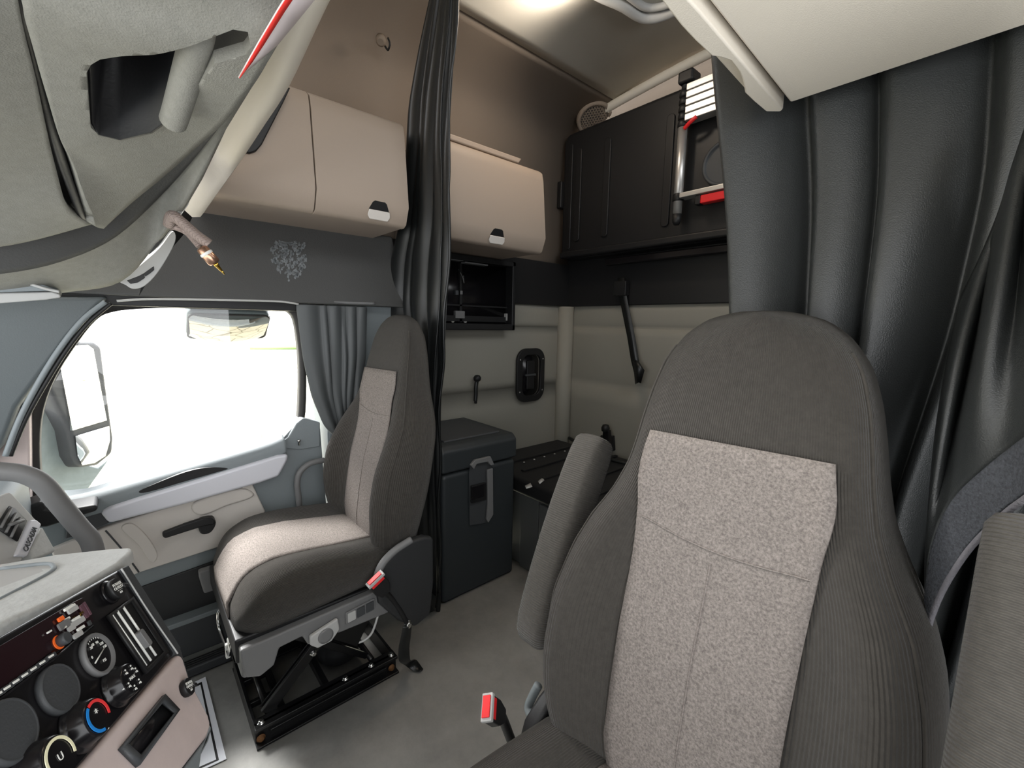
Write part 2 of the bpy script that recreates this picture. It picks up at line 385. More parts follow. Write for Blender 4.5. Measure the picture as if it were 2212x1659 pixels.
ring('rubber_frame', I3, O3, M['rubber'], w1, V((.05, 0, 0)))
o2 = cat_spline(ons([(a - (14 if i < 7 else 0), b_ - (7 if 4 < i < 11 else 0)) for i, (a, b_) in enumerate(out)][:12], 0, XW - .02), 6)
tube('pillar_weatherstrip', o2, .008, M['doorgrey'], w1, res=10)
tube('bright_bead', [p + V((-.012, -.012, -.002)) for p in o2], .003, M['ltgrey'], w1, res=8)
gp = mat('window glass', (1, 1, 1), 0); nt = gp.node_tree; nt.nodes.remove(nt.nodes['Principled BSDF'])
tr = nt.nodes.new('ShaderNodeBsdfTransparent'); gl = nt.nodes.new('ShaderNodeBsdfGlossy'); gl.inputs['Roughness'].default_value = 0
ms = nt.nodes.new('ShaderNodeMixShader'); ms.inputs[0].default_value = .04; nt.links.new(tr.outputs[0], ms.inputs[1]); nt.links.new(gl.outputs[0], ms.inputs[2])
nt.links.new(ms.outputs[0], nt.nodes['Material Output'].inputs['Surface']); M['glass'] = gp
prism('pane', cat_spline(ons(inn, 0, XW + .035), 2, True), (.005, 0, 0), M['glass'], w1, bevel=0, smooth=False)
# header over the door (dark), with the bow to the pillar
hd = [V((1.80, .55, 1.315)), V((1.80, -.95, 1.315)), V((1.93, -.95, 1.64)), V((1.93, .55, 1.64))]
struct(box('trim_13', (1.83, -.60, 1.285), (2.0, .55, 1.34), M['black'], bevel=.004))
h1 = struct(prism('trim_3', hd, (.12, 0, 0), M['console_dk'], bevel=.01))
tube('header_bead', ons([(252, 650), (330, 646), (480, 648), (600, 651), (645, 657)], 0, 1.80), .0035, M['ltgrey'], h1, res=8)
# adhesive left-over on the header
q = h1; hn = V((.928, 0, -.371)); hq = V((1.80, 0, 1.315))
def onh(px, py, o=0): return onp(px, py, hq - V((.928, 0, -.371)) * o, hn)
blobs = []
outl = [(590, 532), (612, 527), (640, 531), (660, 545), (658, 575), (650, 605), (640, 598), (632, 603), (615, 588), (598, 565), (588, 545)]
random.seed(3)
for k in range(170):
    while True:
        x, y = random.uniform(587, 661), random.uniform(524, 606)
        if (y < 570 or abs(x - 628) < 34 - (y - 570) * .55) and (x < 606 or x > 640 or y < 540 or random.random() < .75): break
    a = random.uniform(0, 6.28); pts = []
    sz = random.uniform(1.5, 9)
    for j in range(5):
        rr_ = sz * random.uniform(.4, 1); pts.append(onh(x + rr_ * math.cos(a + j * 1.256) * .7, y + rr_ * math.sin(a + j * 1.256), .0012))
    blobs.append(prism_geo(pts, (.001, 0, 0)))
blobs += [prism_geo([onh(x, y, .0012) for x, y in r], (.001, 0, 0)) for r in ([(603, 520), (635, 525), (635, 528), (603, 523)], [(632, 525), (636, 525), (635, 535), (632, 534)], [(602, 519), (605, 519), (606, 530), (603, 530)])]
tag(multi('adhesive_residue', blobs, M['residue'], smooth=False), 'crusty grey adhesive patch left on the dark header above the door window', 'residue')
# A pillar
ap = struct(mk('trim_4', [on(-120, 640, 0, 1.78), on(235, 640, 0, 1.80), on(150, 730, 0, 1.80), on(98, 800, 0, 1.80), on(40, 880, 0, 1.80), on(10, 960, 0, 1.80), on(-120, 1100, 0, 1.78)] + [on(-120, 640, 0, 1.78) + dz, on(235, 640, 0, 1.80) + dz, on(150, 730, 0, 1.80) + dz, on(98, 800, 0, 1.80) + dz, on(40, 880, 0, 1.80) + dz, on(10, 960, 0, 1.80) + dz, on(-120, 1100, 0, 1.78) + dz],
    [tuple(range(6, -1, -1)), tuple(range(7, 14))] + [(i, (i + 1) % 7, 7 + (i + 1) % 7, 7 + i) for i in range(7)], M['pillar'], bevel=.015))
tube('pillar_bead', ons([(228, 652), (180, 690), (135, 745), (90, 815), (45, 900), (12, 985)], 0, 1.79), .007, M['doorgrey'], ap, res=10)
tube('pillar_groove', ons([(240, 655), (192, 696), (148, 750), (103, 820), (58, 900), (22, 985)], 0, 1.795), .006, M['black'], ap, res=10)
struct(prism('trim_5', ons([(-80, 1130), (-80, 900), (40, 885), (64, 870), (66, 1100)], 0, 1.845), (.06, 0, 0), M['pinkish'], bevel=.006))
# pillar behind the door, sill plate
bp = struct(box('trim_6', (XD + .0, -.97, .0), (W + .05, -.605, 1.33), M['doorgrey'], bevel=.01))
box('pillar_channel', (XD - .012, -.70, .05), (XD + .02, -.63, 1.28), M['dkplastic'], bp, bevel=.005)
sp_ = struct(box('trim_7', (1.76, -.75, 0), (1.88, .5, .035), M['dkplastic'], bevel=.006))
for k in range(4):
    box('ridge', (1.768 + k * .012, -.74, .03), (1.773 + k * .012, .45, .039), M['black'], sp_, bevel=.001)
# grab handle at the door's rear edge
tag(tube('entry_grab_rail', ons([(700, 994), (670, 1001), (648, 1020), (642, 1045), (645, 1075), (648, 1110)], 0, 1.82), .0115, M['midgrey'], res=14), 'grey tubular grab handle on the pillar beside the passenger seat back', 'handle')

# ------------------------------------------------------------------ outside
tag(mk('yard', [(.9, -80, -1.25), (120, -80, -1.25), (120, 80, -1.25), (.9, 80, -1.25)], [(0, 1, 2, 3)], M['ground']), 'sunlit pale cracked concrete yard outside the passenger window', 'yard')['kind'] = 'structure'
gs = on(650, 755, 2, -1.24); ge = on(540, 755, 2, -1.24)
tag(mk('grass_strip', [gs, ge, ge * 1.16 + V((0, 0, -1.24 * -.16)), gs * 1.16 + V((0, 0, .2))], [(0, 1, 2, 3)], M['grass'], solid=.03), 'thin strip of green grass far across the yard', 'grass')['kind'] = 'stuff'
p0 = on(612, 801, 2, -1.245)
tag(lathe('damp_patch', p0, (0, 0, 1), [(1.1, 0), (1.0, .004)], M['puddle']), 'grey damp patch on the yard near the window post', 'patch')
# side mirror
sm = thing('side_mirror', 'tall grey side mirror with split glass outside the passenger window', 'mirror', on(170, 1000, 0, 2.25))
mu = V((.80, -.60, 0)); mn = V((-.60, -.80, 0))
mq = on(190, 880, 0, 2.28)
def onm(px, py, o=0): return onp(px, py, mq + mn * o, mn)
hs = [onm(a, b_) for a, b_ in [(100, 745), (150, 737), (205, 737), (222, 748), (232, 830), (248, 945), (246, 980), (215, 1005), (175, 1010), (160, 985), (150, 930), (100, 830)]]
prism('housing', hs, mn * -.10, M['dkplastic'], sm, bevel=.018)
prism('flat_glass', [onm(a, b_, .004) for a, b_ in [(135, 748), (190, 745), (202, 754), (231, 908), (157, 930), (130, 790)]], mn * -.01, M['mirror'], sm, bevel=0, smooth=False)
cg = [onm(a, b_, .004) for a, b_ in [(163, 942), (236, 920), (238, 950), (228, 985), (205, 1000), (178, 1005), (168, 985)]]
cc = sum(cg, V((0, 0, 0))) / len(cg)
lay = [[cc + (p - cc) * t + mn * .012 * (1 - t * t) for p in cg] for t in (1, .75, .5, .25)]
vs = [p for l in lay for p in l] + [cc + mn * .012]; n = len(cg)
fs = [(i * n + j, i * n + (j + 1) % n, (i + 1) * n + (j + 1) % n, (i + 1) * n + j) for i in range(3) for j in range(n)] + [(3 * n + j, 3 * n + (j + 1) % n, 4 * n) for j in range(n)]
mk('convex_glass', vs, fs, M['mirror'], sm)
prism('mirror_body', [onm(a, b_, -.05) for a, b_ in [(60, 1040), (84, 900), (95, 860), (135, 790), (150, 930), (168, 1000), (215, 1010), (240, 990), (190, 1060), (160, 1090), (100, 1085)]], mn * -.08, M['housing'], sm, bevel=.02)
# look-down mirror
lm = thing('lookdown_mirror', 'wide convex look-down mirror hanging at the top of the passenger window', 'mirror', on(496, 668, 0, 2.02))
lq = on(496, 708, 0, 2.03); ln = V((-.80, 0, -.60)).normalized(); lu = V((0, -1, 0)); lw = ln.cross(lu) * -1
Lrows = []
for i in range(9):
    t = -1 + i / 4
    Lrows.append([lq + lu * (.128 * x_) * (1 - .04 * t) + V((.056, 0, -.044)) * t + V((0, 0, .010)) * (x_ * x_ - .5) + V((-.62, 0, -.78)) * .02 * (1 - .5 * x_ * x_ - .5 * t * t) for x_ in [k / 8 - 1 for k in range(17)]])
grid('glass', Lrows, M['mirror_dim'], lm)
prism('backing', rounded(lq + V((.012, 0, .012)), lu, V((-.786, 0, .618)), .135, .074, .02), (.04, 0, .04), M['housing'], lm, bevel=.008)
tube('rim', rounded(lq + V((0, 0, .004)), lu, V((-.786, 0, .618)), .131, .073, .02), .004, M['rubber'], lm, cyclic=True, spline=False, res=8)
box('stem', (2.02, lq.y - .03, lq.z + .055), (2.06, lq.y + .03, lq.z + .14), M['black'], lm, bevel=.004)

# ------------------------------------------------------------------ overhead lockers on the passenger side
def handle_cut(parent, c, u, w, n, hw=.042, hh=.03):
    """recessed finger pull: dark slot above a pale scooped lip"""
    up = [c + u * (hw * a) + w * (hh * b_) + n * .0015 for a, b_ in ((-.9, .05), (.9, .05), (.62, .85), (.45, 1), (-.45, 1), (-.62, .85))]
    lo = [c + u * (hw * a) + w * (hh * b_) + n * .002 for a, b_ in ((-1, -.55), (-.8, -.95), (.8, -.95), (1, -.55), (.92, .06), (-.92, .06))]
    prism('pull_slot', up, n * -.02, M['black'], parent, bevel=.001)
    prism('pull_lip', lo, n * .006, M['doorlow'], parent, bevel=.004)
def locker(name, label, y0, y1, x, z0, z1, door_y0, crease, pull):
    """y0 front, y1 rear; face towards the aisle (-x)"""
    t = thing(name, label, 'cabinet', (W, (y0 + y1) / 2, z0))
    # body profile in x/z, extruded along y
    def prof(y, g=0): return [V((x + .034 + g, y, z0 + .012 + g)), V((x + .006 + g, y, z0 + crease)), V((x + .026 + g, y, z1 - .05)), V((x + .05, y, z1 - .012 - g)), V((x + .10, y, z1 - g)), V((W - .012, y, z1 - g)), V((W - .012, y, z0 + g)), V((x + .03, y, z0 + g))]
    prism('body', prof(y0, .006), V((0, y1 - y0, 0)), M['beige'], t, bevel=.012, seg=4)
    return t, prof
c1, pf = locker('overhead_cabinet', 'taupe overhead cabinet above the passenger door with one door and a dark front cubby', -.215, -.855, 1.60, 1.612, 2.01, -.51, .075, None)
def door_face(parent, y0, y1, x, z0, z1, crease, m=M['beige']):
    A = [(x + .030, z0 + .004), (x + .012, z0 + .014), (x - .012, z0 + crease), (x + .014, z1 - .06), (x + .024, z1 - .02), (x + .045, z1 - .004), (x + .07, z1)]
    B = [(a + .02, b_) for a, b_ in A[::-1]]
    pts = [V((a, y0, b_)) for a, b_ in A + B]
    return prism('door', pts, V((0, y1 - y0, 0)), m, parent, bevel=.008, seg=4)
dd = door_face(c1, -.512, -.852, 1.60, 1.612, 2.01, .075)
handle_cut(dd, V((1.600, -.735, 1.657)), V((0, -1, 0)), V((-.33, 0, .94)), V((-.94, 0, -.33)), .044, .034)
door_face(c1, -.21, -.508, 1.60, 1.612, 2.01, .075).name = 'fixed_panel'
cub = on(560, 270, 0, 1.60)
prism('cubby', ons([(628, 188), (612, 222), (566, 312), (554, 326), (540, 331), (526, 328), (520, 318), (545, 270), (600, 190)], 0, 1.582), V((.02, 0, 0)), M['black'], c1, bevel=.004)
c2, pf = locker('overhead_locker', 'taupe overhead locker with single door in the sleeper behind the hanging curtain', -.99, -1.60, 1.60, 1.60, 2.02, -1.0, .075, None)
dd = door_face(c2, -.985, -1.605, 1.60, 1.60, 2.01, .075)
handle_cut(dd, V((1.600, -1.30, 1.645)), V((0, -1, 0)), V((-.33, 0, .94)), V((-.94, 0, -.33)), .046, .034)
prism('top_ridge', [V((1.66, -1.0, 2.02)), V((1.66, -1.48, 2.02)), V((1.66, -1.5, 2.045)), V((1.66, -1.0, 2.045))], V((.2, 0, 0)), M['beige'], c2, bevel=.006)
# ------------------------------------------------------------------ header beam across the front
bm_ = [(-.06, -.30, 1.83), (.3, -.285, 1.795), (.70, -.262, 1.735)] + [tuple(on(a, b_, 2, z) + V((0, -.008, -.012))) for a, b_, z in ((598, 185, 1.722), (545, 275, 1.708), (502, 345, 1.692))] + [tuple(on(460, 404, 0, 1.53) + V((0, -.008, -.012))), tuple(on(424, 458, 0, 1.60) + V((0, -.004, -.016)))]
P = cat_spline(bm_, 5); rows = []
for p in P:
    rows.append([p + V((0, dy, dz_)) for dy, dz_ in ((.05, .10), (.035, .02), (.015, 0), (-.005, .004), (-.016, .02), (-.03, .10), (-.012, .14), (.03, .14), (.05, .10))])
struct(grid('trim_8', rows, M['beige_lit']))
# dark shelf hollow between beam and console
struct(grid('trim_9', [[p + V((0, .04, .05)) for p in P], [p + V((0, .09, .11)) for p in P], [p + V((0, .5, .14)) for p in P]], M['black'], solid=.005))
# ------------------------------------------------------------------ front overhead console
oc = thing('overhead_console', 'grey grained overhead console with a deep cubby above the windscreen', 'console', (.9, 0, 1.6))
def onx(px, py, x): return on(px, py, 0, x)
A = [(700, -110, .55), (655, -30, .60), (600, 62, .64), (545, 150, .74), (480, 240, .91), (410, 302, 1.08), (330, 372, 1.24), (265, 425, 1.33), (205, 478, 1.38)]
Bm = [(480, -200, .55), (420, -100, .60), (370, -20, .66), (330, 60, .72), (290, 130, .82), (240, 210, .94), (190, 290, 1.06), (170, 350, 1.16), (184, 476, 1.34)]
Cc = [(60, -260, .66), (40, -140, .70), (42, -60, .72), (52, 0, .76), (72, 90, .84), (94, 180, .93), (118, 265, 1.03), (146, 350, 1.15), (178, 462, 1.31)]
pan = surf([[onx(*p) for p in r] for r in (Cc, Bm, A)], 6, 8)
main = grid('cubby_panel', pan, M['console'], oc, solid=.02, off=1)
# cubby hole cut through the panel
cubby = [(186, 118), (196, 96), (215, 82), (262, 72), (330, 66), (415, 47), (500, 26), (532, 32), (538, 58), (525, 74), (460, 92), (438, 130), (412, 190), (380, 266), (330, 302), (262, 318), (212, 306), (196, 280)]
cn = V((-.35, .05, -.93)).normalized()
def cpt(px, py):
    # depth on the panel, interpolated from the net above
    t = (px - 52) / 400; return onx(px, py, .80 + .22 * (py - 60) / 250 - .10 * (px - 190) / 270)
cw = [cpt(*p) for p in cubby]
def bool_cut(o, pts, vec):
    vs, fs = prism_geo([p - ORIG[o] for p in pts], vec)
    me = bpy.data.meshes.new('cut'); me.from_pydata([tuple(v) for v in vs], [], fs)
    bm = bmesh.new(); bm.from_mesh(me); bmesh.ops.recalc_face_normals(bm, faces=bm.faces); bm.to_mesh(me); bm.free()
    c = bpy.data.objects.new('cut', me); C.objects.link(c); c.parent = o.parent
    md = o.modifiers.new('hole', 'BOOLEAN'); md.operation = 'DIFFERENCE'; md.object = c; md.solver = 'EXACT'
    bpy.context.view_layer.update()
    dg = bpy.context.evaluated_depsgraph_get(); dg.update()
    new = bpy.data.meshes.new_from_object(o.evaluated_get(dg))
    o.modifiers.clear(); old = o.data; o.data = new; new.name = o.name
    bpy.data.objects.remove(c)
    for p in new.polygons: p.use_smooth = len(p.vertices) <= 4
cin = -cn
bool_cut(main, [p - cin * .10 for p in cw], cin * .30)
# walls and floor of the cubby
n = len(cw); inner = [p + cin * .012 for p in cw]; cen = sum(inner, V((0, 0, 0))) / n
deep = [cen + (p - cen) * .82 + cin * .13 for p in inner]
mk('cubby_walls', inner + deep, [(i, (i + 1) % n, n + (i + 1) % n, n + i) for i in range(n)] + [tuple(range(n, 2 * n))], M['black'], oc, solid=.004)
# grip bar in the cubby
bar = [cpt(437, 40) + cin * .012, cpt(424, 80) - cin * .006, cpt(404, 150) - cin * .008, cpt(382, 232) - cin * .004, cpt(374, 262)]
tube('grip_bar', [p for p in bar], .018, M['console'], oc, res=16)
# neighbouring panel towards the driver, with dark joint
Lp = [[onx(*p) for p in r] for r in ([(-360, -260, .7), (-340, -60, .75), (-330, 150, .9), (-320, 330, 1.1), (-310, 430, 1.25), (-300, 512, 1.36)], [(-160, -260, .68), (-130, -60, .74), (-90, 150, .90), (-60, 330, 1.12), (-40, 430, 1.26), (-20, 516, 1.37)], [(30, -260, .68), (12, -60, .735), (58, 150, .91), (104, 330, 1.14), (140, 430, 1.27), (186, 466, 1.36)])]
grid('centre_panel', surf(Lp, 8, 8), M['console'], oc, solid=.02, off=1)
tube('panel_joint', [onx(px, py, x - .004) for px, py, x in [(18, -140, .71), (34, -40, .735), (46, 20, .77), (66, 100, .85), (88, 190, .945), (110, 275, 1.04), (136, 355, 1.15), (172, 455, 1.30), (186, 476, 1.36)]], .007, M['black'], oc, res=8)
tube('lower_joint', [onx(px, py, x) for px, py, x in [(-100, 528, 1.37), (0, 522, 1.375), (60, 512, 1.375), (120, 495, 1.375), (188, 468, 1.37)]], .005, M['black'], oc, res=8)
def rs(r, n):
    q = cat_spline([onx(a, b_, c + .05) for a, b_, c in r], 6); return [q[round(i * (len(q) - 1) / (n - 1))] for i in range(n)]
grid('backing', [rs(r, 24) for r in ([(-360, -260, .7), (-340, -60, .75), (-330, 150, .9), (-320, 330, 1.1), (-310, 430, 1.25), (-300, 512, 1.36)], [(30, -260, .68), (12, -60, .735), (58, 150, .91), (104, 330, 1.14), (140, 430, 1.27), (186, 466, 1.36)], Cc, [(120, -260, .66), (100, -140, .70), (92, 40, .80), (130, 200, .95), (200, 430, 1.31)])], M['black'], oc, solid=.003, off=1)
# skirt below the panels
A2 = [(-300, 500, 1.40), (-120, 515, 1.40), (0, 510, 1.40), (110, 490, 1.40), (190, 458, 1.40), (330, 355, 1.29), (480, 225, .97), (600, 50, .68), (700, -120, .58)]
B2 = [(-300, 590, 1.47), (-120, 594, 1.47), (0, 592, 1.47), (130, 566, 1.47), (250, 512, 1.46), (362, 408, 1.38), (484, 262, 1.02), (603, 72, .71), (702, -103, .60)]
B3 = [(-300, 600, 1.49), (-120, 602, 1.49), (0, 600, 1.49), (135, 572, 1.49), (258, 520, 1.48), (364, 418, 1.40), (486, 268, 1.03), (606, 78, .72), (704, -98, .61)]
C2 = [(-300, 655, 1.62), (-120, 652, 1.62), (0, 648, 1.62), (140, 632, 1.62), (262, 608, 1.60), (345, 515, 1.50), (488, 280, 1.06), (608, 84, .73), (706, -95, .62)]
sk = surf([[onx(*p) for p in r] for r in (A2, B2)], 5, 5)
grid('dark_band', sk, M['console_dk'], oc, solid=.012, off=1)
sk = surf([[onx(*p) for p in r] for r in (B2, B3, C2)], 5, 5)
grid('lower_skirt', sk, M['console'], oc, solid=.012, off=1)
struct(prism('trim_12', [on(a, b_, 0, 1.70) for a, b_ in [(300, 640), (340, 470), (470, 240), (580, 150), (520, 330), (470, 400), (414, 472), (398, 505), (338, 575)]], (.02, 0, 0), M['black'], bevel=0))
# cover end with two slots by the door
ce = thing('coat_hook_cover', 'pale curved plastic cover with two dark slots at the end of the overhead console', 'cover', on(320, 600, 0, 1.64))
cv = cat_spline([on(a, b_, 0, 1.64) for a, b_ in [(258, 604), (300, 575), (345, 535), (372, 500), (380, 515), (368, 545), (340, 590), (312, 618), (288, 624), (272, 616)]], 4, True)
prism('shell', cv, (.10, 0, .02), M['ltgrey'], ce, bevel=.006)
prism('slot', [on(a, b_, 0, 1.636) for a, b_ in [(274, 606), (300, 596), (311, 590), (313, 600), (298, 610), (282, 613)]], (.02, 0, 0), M['black'], ce, bevel=.001)
prism('slot', [on(a, b_, 0, 1.636) for a, b_ in [(311, 590), (322, 582), (332, 575), (333, 583), (322, 592), (314, 597)]], (.02, 0, 0), M['black'], ce, bevel=.001)
# sun visor end below the console
sv = oc
sv = prism('sun_visor', [on(a, b_, 0, 1.56) for a, b_ in [(-160, 640), (-160, 596), (0, 599), (44, 598), (60, 602), (126, 628), (0, 632)]], (.03, 0, .005), M['doorgrey'], sv, bevel=.003)
prism('lower_flap', [on(a, b_, 0, 1.57) for a, b_ in [(-160, 675), (-160, 636), (0, 633), (112, 630), (130, 636), (132, 643), (100, 648), (0, 656)]], (.04, 0, .01), M['ltgrey'], sv, bevel=.004)
tube('visor_bead', [on(a, b_, 0, 1.555) for a, b_ in [(24, 604), (60, 612), (100, 624), (128, 630)]], .0035, M['ltgrey'], sv, res=8)
# red bordered card tucked above the console
cd = thing('bordered_card', 'white card with a red border tucked along the console edge', 'card', on(600, 60, 2, 1.665))
def onc(px, py): return on(px, py, 0, .545 + .00093 * py)
le_ = [(514, 166), (535, 129), (557, 90), (600, 17), (650, -62)]; ri_ = [(516, 166), (560, 128), (600, 93), (641, 43), (700, -30)]
grid('sheet', [[onc(*p) for p in le_], [onc((a + c) / 2, (b_ + d) / 2) for (a, b_), (c, d) in zip(le_, ri_)], [onc(*p) for p in ri_]], M['cardwhite'], cd, solid=.0015)
grid('red_border', [[onc(a, b_) + V((-.001, -.001, -.0012)) for a, b_ in le_], [onc(a + w, b_ + .3 * w) + V((-.001, -.001, -.0012)) for (a, b_), w in zip(le_, (1, 7, 10, 12, 14))]], M['redband'], cd, solid=.0008)
# braided cable
cb = thing('audio_cable', 'folded mauve braided audio cable with gold tipped plug hanging from the console', 'cable', on(410, 500, 0, 1.34))
def ck(px, py, d=0): return on(px, py, 0, 1.36 + d)
tube('cable', [ck(365, 486, .03), ck(372, 466), ck(395, 482), ck(425, 508), ck(452, 527)], .0125, M['braid'], cb, res=12)
tube('cable', [ck(366, 488, .03), ck(380, 490, .03), ck(405, 502, .03), ck(432, 532, .02)], .009, M['braid'], cb, res=12)
pa, pb = ck(434, 534), ck(462, 566); ax = (pb - pa).normalized()
pl = lathe('plug', pa, ax, [(.009, 0), (.0135, .004), (.0135, .016), (.0145, .018), (.0145, .042), (.011, .046)], M['copper'], cb, res=20)
lathe('plug_ring', pa, ax, [(.0140, .014), (.0152, .016), (.0152, .020), (.0140, .022)], M['white'], pl, res=20)
lathe('jack', pa, ax, [(.006, .044), (.006, .053), (.0045, .054), (.0035, .066), (.0022, .067), (.0028, .070), (.001, .078)], M['gold'], pl, res=12)
prism('clip', [ck(a, b_, .02) for a, b_ in [(362, 480), (372, 486), (400, 420), (412, 412), (408, 440), (385, 474)]], (.01, 0, 0), M['white'], cb, bevel=.001)
# ------------------------------------------------------------------ driver side overhead bin
ob = thing('overhead_bin', 'large pale beige overhead bin above the driver seat, seen from below', 'bin', (.02, -.4, 1.62))
zb = 1.615
def onb(px, py, z=zb): return on(px, py, 2, z)
ra, rb = onb(1698, 237), onb(2260, 62); fa = onb(1505, 5); fb = V((fa.x + .0, fa.y + .35, zb))
base = [V((.281, -.84, zb)), V((-.262, -.83, zb)), V((-.262, -.1, zb)), V((.251, -.1, zb))]
prism('bottom', base, V((0, 0, .04)), M['beige_lit'], ob, bevel=.004)
prism('body', [p + V((.004 if p.x > 0 else 0, 0, .03)) for p in base], V((.03, 0, .40)), M['beige_lit'], ob, bevel=.02)
# door leaf with finger notch, hanging a little below the bottom
def dl(px, py): return onp(px, py, V((.305, -.84, zb)), V((1, .0, 0)).cross(V((0, 0, 1))).cross(V((0, 0, 1))) if False else V((.999, .04, 0)))
x0 = .300
yz = [(-.852, 1.632), (-.852, 1.96), (-.10, 1.96), (-.10, 1.632)]
prism('door', [V((x0 - .036 * (y + .852) / .75, y, z)) for y, z in yz], V((.034, 0, 0)), M['beige_lit'], ob, bevel=.006, seg=4)
prism('door_lip', [onb(a, b_, 1.606) for a, b_ in [(1430, -62), (1513, 27), (1600, 130), (1691, 237), (1687, 242), (1654, 242), (1630, 222), (1609, 202), (1604, 175), (1596, 156), (1577, 132), (1556, 125), (1536, 122), (1500, 88), (1470, 56), (1380, -60)]], V((0, 0, .03)), M['beige_lit'], ob, bevel=.003, seg=3)
prism('gap_shade', [V((.300, -.838, zb + .014)), V((.262, -.838, zb + .014)), V((.232, -.1, zb + .014)), V((.27, -.1, zb + .014))], V((0, 0, .015)), M['black'], ob, bevel=0)  # black strip painting the shade inside the gap behind the lip
# ------------------------------------------------------------------ curtains
def pleat(t): return max(0, math.sin(math.pi * t)) ** .8
def lap(t): return min(1, t * 7) ** .5 * (1 - .9 * t ** 2.2)
def curtain(name, xs, ybase, z0, z1, amp, parent, m, squeeze=None, fold=pleat, amps=None, nz=26, per=10, seed=0, solid=.003, axis='x', sag=0):
    rnd = random.Random(seed); ph = [(rnd.uniform(0, 6), rnd.uniform(2, 6), rnd.uniform(.75, 1.2)) for _ in xs]
    rows = []
    for i in range(nz + 1):
        z = z1 + (z0 - z1) * i / nz; row = []
        for k in range(len(xs) - 1):
            a, b_ = xs[k], xs[k + 1]
            for j in range(per + (1 if k == len(xs) - 2 else 0)):
                t = j / per; x = a + (b_ - a) * t; am = amps[k] if amps else max(-amp * 1.4, min(amp * 1.4, amp * ph[k][2] * abs(b_ - a) / .1)); d = am * (fold(t) - .5)
                d += .006 * math.sin(ph[k][1] * z * 2 + ph[k][0]) * pleat(t)
                xx, dd_ = squeeze(x, z, d) if squeeze else (x, d)
                row.append(V((xx, ybase + dd_, z)) if axis == 'x' else V((ybase - dd_, xx, z)))
        rows.append(row)
    return grid(name, rows, m, parent, solid=solid, sub=1)
# driver side privacy curtain
cA = thing('privacy_curtain', 'black leatherette curtain gathered behind the driver seat', 'curtain', (.2, -.93, .1))
xs = [.462, .302, .206, .075, -.03, -.11, -.18, -.25]
def sqA(x, z, d):
    u = (.462 - x) / .712
    xl = interp([(.2, .22), (.7, .26), (1.0, .32), (1.29, .371), (1.53, .408), (1.78, .451), (2.2, .51)], z)
    xr = interp([(.2, -.02), (.7, -.05), (.95, -.08), (1.25, -.20), (1.45, -.25), (2.3, -.258)], z)
    return xl + (xr - xl) * u, d * (.6 + .5 * smooth01((2 - z) / 1.2)) + .02 * math.sin(z * 5 + x * 9) * smooth01((1.9 - z) / .5)
curtain('cloth', xs, -.90, .12, 2.3, .05, cA, M['leather'], sqA, fold=lap, amps=[.16, .055, .08, .06, .06, .06, .06], nz=34, per=14, seed=4)
# second curtain of the driver's door, drawn diagonally, with its fuzzy hem
def k3(px, py, y): return on(px, py, 1, y)
cB = thing('door_curtain', 'black leatherette curtain drawn diagonally at the far right with a fuzzy frayed hem', 'curtain', (-.02, -.78, .8))
net = [[k3(2330, 120, -.60), k3(2300, 500, -.62), k3(2290, 760, -.62), k3(2290, 900, -.60)],
       [k3(2250, 200, -.80), k3(2215, 520, -.76), k3(2200, 760, -.70), k3(2200, 960, -.66)],
       [k3(2195, 350, -.82), k3(2160, 600, -.72), k3(2120, 860, -.69), k3(2130, 1012, -.685)],
       [k3(2165, 450, -.84), k3(2105, 740, -.83), k3(2060, 960, -.76), k3(2060, 1080, -.71)],
       [k3(2120, 560, -.86), k3(2060, 820, -.75), k3(2016, 1080, -.73), k3(2016, 1180, -.72)],
       [k3(2080, 640, -.87), k3(2030, 900, -.86), k3(2006, 1160, -.78), k3(2004, 1300, -.72)]]
grid('cloth', surf(net, 7, 6), M['leather'], cB, solid=.003)
hem = [[k3(2290, 900, -.60), k3(2200, 962, -.655), k3(2130, 1016, -.68), k3(2062, 1084, -.705), k3(2020, 1180, -.715), k3(2003, 1310, -.715), k3(1999, 1370, -.715)],
       [k3(2290, 962, -.59), k3(2212, 1024, -.645), k3(2152, 1066, -.67), k3(2085, 1130, -.695), k3(2036, 1210, -.705), k3(2010, 1300, -.71), k3(2001, 1372, -.71)],
       [k3(2290, 1020, -.58), k3(2214, 1072, -.635), k3(2160, 1114, -.665), k3(2094, 1182, -.69), k3(2042, 1262, -.70), k3(2013, 1330, -.705), k3(2003, 1374, -.705)]]
grid('hook_strip', surf(hem, 6, 6), M['fuzz'], cB, solid=.004, off=1)
tube('frayed_edge', [p + V((0, .003, -.002)) for p in hem[2]], .003, M['fray'], cB, res=8)
# passenger side sleeper curtain
cC = thing('sleeper_curtain', 'long narrow black vinyl curtain hanging between the two overhead cabinets', 'curtain', (1.55, -.93, .0))
xs = [1.445, 1.50, 1.60, 1.735, 1.80, 1.95]
def sqC(x, z, d):
    u = (x - 1.445) / .505
    xl = interp([(0, 1.50), (.5, 1.50), (.95, 1.49), (1.1, 1.468), (1.33, 1.445), (1.6, 1.415), (1.9, 1.43), (2.1, 1.405), (2.3, 1.375), (2.5, 1.35)], z)
    xr = interp([(0, 1.76), (1.0, 1.80), (1.33, 1.96), (1.55, 1.92), (1.62, 1.86), (1.9, 1.76), (2.1, 1.72), (2.3, 1.62), (2.5, 1.5)], z)
    return xl + (xr - xl) * u, d * (.8 if z > 1.4 else 1)
curtain('cloth', xs, -.925, .0, 2.5, .03, cC, M['leather_thin'], sqC, nz=44, per=8, seed=9)
tube('hem', [V((sqC(1.445, z, 0)[0] - .002, -.925 + .006 * math.sin(z * 16), z)) for z in [2.5 - .1 * i for i in range(25)]], .0055, M['leather_thin'], cC, n=3, res=8)
